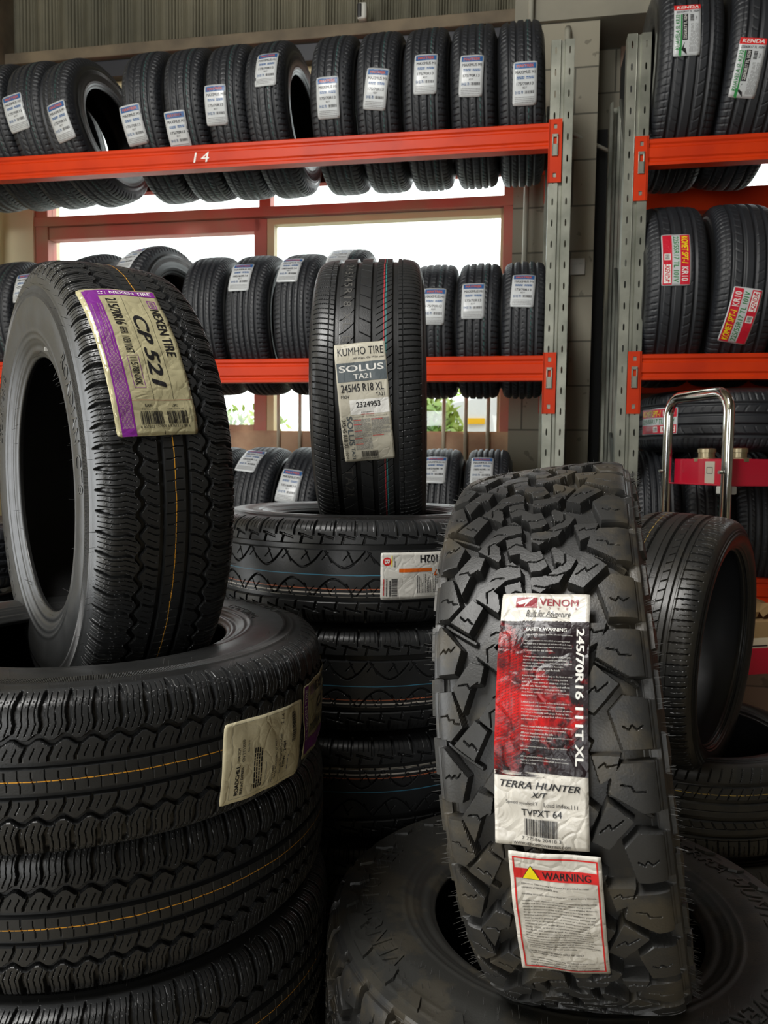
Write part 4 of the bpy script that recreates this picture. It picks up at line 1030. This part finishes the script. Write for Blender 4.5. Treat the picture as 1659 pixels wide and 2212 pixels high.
for (u, yaw, lean, px, rot, lab) in TOP:
    e = on_shelf(K_sa, u, 2.683, yaw, lean, lab, 'tyres on the top shelf of the left rack')
    if px:
        x, s = pix_on_tyre(e, K_sa, *px); stick(e, shelf_baked(K_sa, D_SHA, rot), K_sa, s, dx=max(-.034, min(.034, x)))
MID = [
 (-2.20, 3, -4, None, 0, 'black tyre on the middle shelf cut off by the left edge of the picture'),
 (-2.02, 3, -5, (22, 622), 2, 'black tyre on the middle shelf behind the van tyre, sticker at the far left'),
 (-1.80, -14, -6, None, 0, 'turned black tyre on the middle shelf peeping over the big van tyre'),
 (-1.545, -12, -5, (280, 556), -6, 'turned black tyre on the middle shelf showing its sidewall above the big van tyre'),
 (-1.285, 3, -2, None, 0, 'black tyre on the middle shelf without a visible sticker, right of the turned ones'),
 (-1.085, 0, -1, (520, 596), 0, 'black tyre on the middle shelf behind the van tyre, sticker at mid height'),
 (-.885, 0, -1, (626, 580), -2, 'black tyre on the middle shelf left of the upright road tyre, sticker near the crown'),
 (-.690, 0, -1, (722, 550), -2, 'black tyre on the middle shelf mostly hidden behind the upright road tyre'),
 (-.345, 0, 0, (937, 660), -2, 'black tyre on the middle shelf right of the upright road tyre, sticker half hidden'),
 (-.172, 0, 0, (1022, 648), 0, 'black tyre on the middle shelf, second from the galvanised upright'),
 (.000, 0, 0, (1130, 625), -3, 'black tyre on the middle shelf next to the galvanised upright, crinkled high sticker')]
for i, (u, yaw, lean, px, rot, lab) in enumerate(MID):
    K = K_sc if i > 7 else (K_sb if 3 < i < 7 else K_sa)
    e = on_shelf(K, u, 1.845+(.045 if i == 3 else .02 if i == 2 else 0), yaw, lean, lab, 'tyres on the middle shelf of the left rack')
    if px:
        x, s = pix_on_tyre(e, K, *px); stick(e, shelf_baked(K, D_SHB if K is K_sb else D_SHA, rot), K, s, dx=max(-.034, min(.034, x)))
LOW = [(-1.075, 0, 2, (534, 992), -6, 'black tyre on the low shelf beside the van tyre, torn sticker on its crown', K_sb),
       (-.885, 0, 4, (613, 1047), -4, 'black tyre on the low shelf left of the road tyre, long blue headed sticker', K_sb),
       (-.695, 0, 2, None, 0, 'black tyre on the low shelf hidden behind the upright road tyre', K_sb),
       (-.320, 0, 0, (940, 1012), 0, 'black tyre on the low shelf right of the road tyre, pale sticker half hidden', K_sb),
       (-.125, 0, 0, (1041, 1014), 0, 'black tyre on the low shelf under the wall, rightmost behind the off-road tyre', K_sb),
       (-1.27, 0, 2, None, 0, 'black tyre on the low shelf mostly hidden by the van tyre', K_sb)]
for (u, yaw, lean, px, rot, lab, K) in LOW:
    e = on_shelf(K, u, 1.04, yaw, lean, lab, 'tyres on the low shelf of the left rack')
    if px:
        x, s = pix_on_tyre(e, K, *px); stick(e, shelf_baked(K, D_SHB, rot), K, s, dx=max(-.03, min(.03, x)))

# ================================================================== TYRES ON THE RIGHT RACK
D_KU = design_kuavela().scaled(.87); D_KO = design_komet()
for (u, yaw, lean, px, rot, lab) in ((.545, 0, 1.5, (1485, 62), 1, 'large black tyre on the top right shelf beside the upright, sticker high up'),
                                     (.775, 0, 5, (1616, 147), -2, 'large leaning black tyre on the top right shelf, its sticker at the right edge')):
    e = on_shelf(K_ken, u, 2.604, yaw, lean, lab, 'large tyres on the top right shelf')
    x, s = pix_on_tyre(e, K_ken, *px); stick(e, D_KU.bake(K_ken, 0, rot, seed=u), K_ken, s, dx=max(-.05, min(.05, x)))
for (u, yaw, lean, px, rot, lab) in ((.530, 0, 0, (1461, 558), -90, 'black tyre on the middle right shelf beside the upright, sticker near the crown'),
                                     (.762, 0, 2, (1600, 684), 82, 'black tyre on the middle right shelf with an upside down red sticker'),
                                     (.995, 0, 2, None, 0, 'black tyre on the middle right shelf cut off by the right edge of the picture')):
    e = on_shelf(K_kr, u, 1.845, yaw, lean, lab, 'tyres on the middle right shelf')
    if px: x, s = pix_on_tyre(e, K_kr, *px); stick(e, D_KO.bake(K_kr, 0, rot, seed=u), K_kr, s, dx=max(-.05, min(.05, x)))
LAB = ['black tyre on the low right shelf beside the upright, under the lying tyre', 'black tyre on the low right shelf seen between the chrome handle legs', 'black tyre on the low right shelf behind the right leg of the chrome handle',
       'black tyre on the low right shelf below the red tray, second from the frame edge', 'black tyre on the low right shelf below the red tray at the frame edge']
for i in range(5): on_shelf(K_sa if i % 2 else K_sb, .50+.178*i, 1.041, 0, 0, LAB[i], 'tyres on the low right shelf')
e = put_tyre(K_kr, RK(.452+.34, 3.20, 1.041+.172+.292+.102), lying(12, True), 'black tyre lying flat over the low right shelf tyres, red banded sticker')
b = D_KO.bake(K_kr, 0, 0, seed=2); x, s = pix_on_tyre(e, K_kr, 1404, 925); stick(e, D_KO.bake(K_kr, 0, 90, seed=2), K_kr, s+.04)

# ================================================================== FOREGROUND: VAN TYRES
NEX = (-.483, 1.285, 1.399); R_N = upright(36.0, -1.4)
vt = put_tyre(K_nex, Vector(NEX)+R_N @ Vector((.005, 0, 0)), R_N, 'big black van tyre standing on the left stack with a purple and silver sticker')
B_NX = design_nexen().bake(K_nex, -.023, 2.7, lift=.0012, wave=.0007, seed=1.3)
stick(vt, B_NX, K_nex, .1957)
side_text(K_nex, vt, 'LT215/70R16', 150, .262, .016, -1, thick=.0008); side_text(K_nex, vt, 'NEXEN', 215, .272, .026, -1, thick=.0008); side_text(K_nex, vt, 'ROADIAN CT8', 20, .270, .020, -1, thick=.0008)
MB().box((-.004, -.0005, -.003), (.004, .0005, .003)).build('paint_dot', M['ink_white'], vt).location = (-.094, -.10, .205)
hairs(K_nex, vt, [(46, K_nex.pr.qsh+.004, .012, .009, -1, -70, 110, 0), (34, K_nex.pr.len-.012, .006, .011, -1, -180, 180, 0), (26, .112, .006, .008, 1, -70, 90, 1)], 5, M['hair_dark'])
SPN = .197
stack = [(-.45, 1.175, 4), (-.448, 1.222, -9), (-.437, 1.205, 11), (-.45, 1.20, -4), (-.455, 1.21, 7), (-.45, 1.20, 0)]
lab = ['top van tyre of the left stack, lying flat with a cream delivery sticker', 'second van tyre down in the left stack, lying flat', 'third van tyre down in the left stack, lying flat and jutting to the right', 'fourth van tyre down in the left stack, lying flat', 'fifth van tyre down in the left stack', 'bottom van tyre of the left stack on the floor']
for i, (x, y, sp_) in enumerate(stack):
    e = put_tyre(K_nex, (x, y, 1.0835-SPN*i), lying(sp_), lab[i], 'van tyres stacked flat at the left')
    if i == 0:
        top_van = e
        # world bearing (degrees right of the camera-facing side) -> local angle -(bearing)-spin
        def s_of(bearing, K=K_nex, sp_=sp_): return -math.radians(bearing-sp_)*K.R
        stick(e, design_road().bake(K_nex, -.024, -3, lift=.0012, wave=.0006, seed=4), K_nex, s_of(58.5), 'cream delivery label')
        stick(e, design_nexen().bake(K_nex, -.014, 0, lift=.0012, wave=.0007, seed=2.2), K_nex, s_of(92.5))
        side_text(K_nex, e, 'NEXEN', -128, .290, .034, 1, thick=.0010); side_text(K_nex, e, 'LT215/70R16', -118, .245, .014, 1, thick=.0008); side_text(K_nex, e, 'ROADIAN', 100, .285, .03, 1, thick=.0010)
        hairs(K_nex, e, [(60, K_nex.pr.qsh-.002, .01, .008, 1, -110, 60, 0), (20, K_nex.pr.qsh+.03, .01, .008, 1, -110, 60, 0)], 8, M['hair'])
    elif i < 3: hairs(K_nex, e, [(30, K_nex.pr.qsh+.002, .008, .007, 1, -80, 60, 0)], 9+i, M['hair'])

# ================================================================== ROAD TYRE ON THE MIDDLE STACK
rt = put_tyre(K_kum, (-.0292, 1.923, 1.59), upright(-1.7, -1.3), 'black road tyre standing on the middle stack with a long beige sticker')
stick(rt, design_kumho().bake(K_kum, -.0046, 4.5, lift=.0012, wave=.0005, seed=.7), K_kum, -.026)
# size mark printed on the second rib
def rib_text(K, e, s, q, s0, hgt, wid, mk):
    V, F = text_mesh(s, .0, 0, 3, 1.15); a, b = V.min(0), V.max(0); U = (V-a)/(b-a)
    sv = s0+hgt/2-U[:, 0]*hgt; qq = q+(U[:, 1]-.5)*wid; x, r, nx, nr = K.pr.at(qq); x = x+nx*.0004; r = r+nr*.0004
    me = bpy.data.meshes.new('rib_print'); me.from_pydata([(x[i], -r[i]*math.cos(sv[i]/K.R), r[i]*math.sin(sv[i]/K.R)) for i in range(len(x))], [], F); me.update(); me.uv_layers.new(name='UVMap'); link('rib_print', me, M[mk], e)
M['faint'] = mat('faint_print', (.075, .072, .065), .6)
rib_text(K_kum, rt, '245/45R18 XL E', -.0405, .225, .25, .017, 'faint')
rib_text(K_kum, rt, 'TA21', -.0405, -.205, .07, .017, 'faint')
sl = ['top tyre of the middle stack, lying flat, coloured stripes and white sticker', 'second tyre down in the middle stack, lying flat with coloured stripes', 'third tyre down in the middle stack, in deep shade behind the off-road tyre', 'fourth tyre down in the middle stack', 'fifth tyre down in the middle stack', 'bottom tyre of the middle stack on the floor']
for i in range(6):
    e = put_tyre(K_suv, (-.052+(.012 if i % 2 else 0), 1.862, 1.2205-.2225*i), lying([3, 16, -8, 20, 5, 0][i], i in (2, 4)), sl[i], 'striped tyres stacked flat in the middle')
    if i == 0:
        stick(e, design_102h().bake(K_suv, -.004, -90, lift=.0012, wave=.0006, seed=3), K_suv, -math.radians(19.5-3)*K_suv.R)
        side_text(K_suv, e, 'H/P SPORT', 160, .300, .034, 1, thick=.001)

# ================================================================== OFF-ROAD TYRES
_lg = {}
def side_lugs(e, sides=(-1, 1)):
    """scalloped lugs moulded on the shoulder of the sidewall"""
    pr = K_ven.pr; k = int(np.argmax(pr.P[:, 0])); rr, xx = pr.P[:k, 1][::-1], pr.P[:k, 0][::-1]
    def P(r, t, h, sg): return (sg*(float(np.interp(r, rr, xx))+h), -r*math.cos(t), r*math.sin(t))
    for sg in sides:
        if sg not in _lg:
            lg = MB()
            for n in range(34):
                a = 2*PI*n/34; r0, r1 = (.314, .343) if n % 2 else (.324, .343); d = .072; h = .0046
                o = [(r0, -.30*d), (r0+.004, .42*d), (r0+.015, .78*d), (r1, .80*d), (r1, -.80*d), (r0+.014, -.72*d)]
                top = [P(r, a+t, h, sg) for r, t in o]; bot = [P(r-(.003 if r < .33 else 0), a+t*1.1, -.004, sg) for r, t in o]
                lg.poly(top)
                for i in range(6): q = (i+1) % 6; lg.poly([top[i], top[q], bot[q], bot[i]])
            me = bpy.data.meshes.new('side_lugs'); me.from_pydata(lg.v, [], lg.f); me.update(); me.materials.append(M['rub_side_dusty']); _lg[sg] = me
        child('side_lugs', _lg[sg], e)
VEN = (.286, 1.133, 1.065); R_V = upright(-17.7, -8.3)
ot = put_tyre(K_ven, Vector(VEN)+R_V @ Vector((.004, 0, 0)), R_V, 'big off-road tyre standing upright with red and white warning stickers')
stick(ot, design_venom().bake(K_ven, .0026, -5.6, lift=.0016, wave=.0009, seed=2), K_ven, .1125, 'long red, black and white sticker')
stick(ot, design_warning().bake(K_ven, -.0038, -3.3, lift=.0016, wave=.0009, seed=5), K_ven, -.107, 'white warning sticker with a red border')
hairs(K_ven, ot, [(150, .132, .006, .011, -1, -75, 100, 1), (230, .138, .010, .012, 1, -85, 110, 1), (90, .165, .03, .008, 1, -90, 100, 0), (60, .165, .03, .008, -1, -90, 100, 0), (60, .08, .05, .004, 1, 55, 110, 0), (60, .08, .05, .004, -1, 55, 110, 0)], 3, M['hair'])
side_lugs(ot)
vl = ['off-road tyre lying flat under the standing one, raised lettering on its dusty sidewall', 'second off-road tyre down, lying flat under the standing one', 'bottom off-road tyre of its stack on the floor']
for i in range(3):
    e = put_tyre(K_ven, (.292+(.01 if i == 1 else 0), 1.165, .632-.252*i), lying([-6, 20, 5][i]), vl[i], 'off-road tyres stacked flat')
    if i == 0:
        side_text(K_ven, e, 'VENOM POWER', 84, .292, .030, 1, thick=.0022, mt='rub_side_dusty'); side_text(K_ven, e, 'TERRA HUNTER', -108, .292, .028, 1, thick=.0022, mt='rub_side_dusty'); side_text(K_ven, e, 'OVERLAND X/T', -28, .29, .026, 1, thick=.002, mt='rub_side_dusty')
        side_lugs(e)
        hairs(K_ven, e, [(230, .155, .016, .010, 1, -60, 140, 0), (160, .185, .02, .010, 1, -60, 140, 0)], 11, M['hair'])

# ================================================================== RIGHT: SPORT TYRE AND ITS STACK
gt = put_tyre(K_spo, (.763, 1.949, .998), upright(-37, 2.6), 'black sport tyre standing tilted at the right, its open side facing right')
hairs(K_spo, gt, [(30, K_spo.pr.len-.02, .012, .008, 1, -180, 180, 0)], 4, M['hair_dark'])
gl_ = ['top sport tyre of the right stack, lying flat under the tilted one', 'second sport tyre down in the right stack', 'bottom sport tyre of the right stack']
for i in range(3): put_tyre(K_spo, (.82+.01*i, 2.06, .632-.250*i), lying([5, 20, -10][i], i == 0), gl_[i], 'sport tyres stacked flat at the right')
# a further stack half hidden behind the van tyre
fl = ['top tyre of the stack half hidden behind the van tyre', 'second tyre of the stack half hidden behind the van tyre', 'third tyre of the stack half hidden behind the van tyre', 'fourth tyre of the stack half hidden behind the van tyre', 'fifth tyre of the stack half hidden behind the van tyre', 'bottom tyre of the stack half hidden behind the van tyre']
for i in range(6): put_tyre(K_sa, (-.80, 2.33, 1.205-.20*i), lying(20*i), fl[i], 'tyres stacked flat behind the van tyre')

fl2 = ['top', 'second', 'third', 'fourth', 'fifth', 'bottom']
for i in range(6): put_tyre(K_sb, (-1.31, 2.22, 1.165-.203*i), lying(15*i), fl2[i]+' tyre of the dark stack at the far left, behind the open van tyre', 'tyres stacked flat at the far left')
# ================================================================== TROLLEY
tr = empty('tool_trolley', loc=(1.0604, 2.387, -.144), rot=(0, 0, math.radians(13.8)), label='crimson tool trolley with a chrome handle in front of the right rack', cat='trolley')
tr.scale = (1.1, 1.1, 1.1)
HW, ZT = .285, 1.652
path = [(0, 0, .25), (0, 0, ZT-.055)]
for k in range(1, 7): a = PI/2*k/6; path.append((0, .055-.055*math.cos(a), ZT-.055+.055*math.sin(a)))
path.append((0, HW-.055, ZT))
for k in range(1, 7): a = PI/2*k/6; path.append((0, HW-.055+.055*math.sin(a), ZT-.055+.055*math.cos(a)))
path.append((0, HW, .25))
MB().tube(path, .0135, 16, flat=1.3).build('handle', M['chrome'], tr, smooth=True)
def tray(z, h, parent, L=.28):
    mb = MB().box((.0, .016, z), (L, HW-.016, z+.004))
    for a, b in (((.02, .014, z), (L, .018, z+h)), ((.02, HW-.018, z), (L, HW-.014, z+h)), ((.018, .014, z), (.022, HW-.014, z+h)), ((L-.004, .014, z), (L, HW-.014, z+h))): mb.box(a, b)
    return mb.build('tray', M['crimson'], parent, bevel=.0015)
t1 = tray(1.386, .078, tr); t2 = tray(.835, .078, tr)
st = MB().box((.0165, .075, 1.392), (.0178, .118, 1.456)).build('tray_sticker', M['beige'], t1)
mb = MB()
for a in (((.016, .083, 1.420), (.0166, .110, 1.4215)), ((.016, .083, 1.438), (.0166, .110, 1.4395)), ((.016, .083, 1.420), (.0166, .0845, 1.4395)), ((.016, .1085, 1.420), (.0166, .110, 1.4395))): mb.box(*a)
mb.build('printed_emblem', M['black'], st)
for k, y in enumerate((.0, HW)):
    for z in (1.425, .875): MB().tube([(-.026, y, z), (-.015, y, z)], .005, 10).build('bolt', M['zinc'], tr)
for y in (.03,): MB().box((.0, y-.02, 1.362), (.045, y+.015, 1.386)).build('bracket', M['plastic_white'], tr, bevel=.004)
for x in (.02, .25):
    for y in (.03, HW-.03):
        c = MB().prism([(x+.05*math.cos(a*PI/10), .182+.05*math.sin(a*PI/10)) for a in range(20)], 1, y-.012, y+.012).build('castor', M['plastic_black'], tr)
        MB().box((x-.012, y-.018, .182), (x+.012, y-.0135, .262)).box((x-.012, y+.0135, .182), (x+.012, y+.018, .262)).box((x-.03, y-.02, .254), (x+.03, y+.02, .262)).build('fork', M['zinc'], c)
MB().box((.27, 0, .25), (.285, .02, 1.39)).box((.27, .02, .80), (.285, HW-.02, .83)).build('rear_frame', M['crimson'], tr)
def on_trolley(name, x, y, z, label, cat):
    p = Matrix.Rotation(math.radians(13.8), 3, 'Z') @ Vector((x, y, 0))
    e = empty(name, loc=(1.0604+1.1*p.x, 2.387+1.1*p.y, 1.1*z-.144), rot=(0, 0, math.radians(13.8)), label=label, cat=cat)
    e.scale = (1.1, 1.1, 1.1)
    return e
for (x, y, s, l) in ((.055, .165, 1.0, 'round brassy flange fitting on the red tray, left of the chrome leg'), (.075, .045, .85, 'smaller brassy fitting on the red tray, right of the chrome leg')):
    f = on_trolley('metal_fitting', x, y, 1.39, l, 'fitting')
    MB().lathe([(.034*s, 0), (.034*s, .065), (.038*s, .066), (.038*s, .076), (.026*s, .078)], 28).build('base', M['gold'], f, smooth=False)
    MB().lathe([(.024*s, .078), (.024*s, .092), (.027*s, .093), (.027*s, .104), (.022*s, .106)], 28).build('cap', M['gold'], f)
bx_ = on_trolley('carton', .165, .03, .8392, 'cardboard carton with a printed label in the lower red tray', 'box')
MB().box((-.12, 0, 0), (.10, .22, .15)).build('body', M['card'], bx_, bevel=.003)
lb = MB().box((-.10, -.0015, .025), (.09, -.0003, .100)).build('carton_label', M['carton_label'], bx_)
mb = MB()
for i, w_ in enumerate((.10, .14, .06, .07)): mb.box((-.08, -.0022, .075-i*.014), (-.08+w_, -.0016, .079-i*.014))
mb.build('printed_text', M['black'], lb)
p_ = on_trolley('paper_wad', .05, .05, .99, 'crumpled brown paper on the carton in the lower tray', 'paper')
r = random.Random(2); mb = MB(); g_ = [[(i*.04, j*.04, .02+.035*r.random()) for i in range(6)] for j in range(4)]
for j in range(3):
    for i in range(5): mb.poly([g_[j][i], g_[j][i+1], g_[j+1][i+1]]); mb.poly([g_[j][i], g_[j+1][i+1], g_[j+1][i]])
wad = mb.build('sheet', M['card'], p_); wad.modifiers.new('thickness', 'SOLIDIFY').thickness = .02
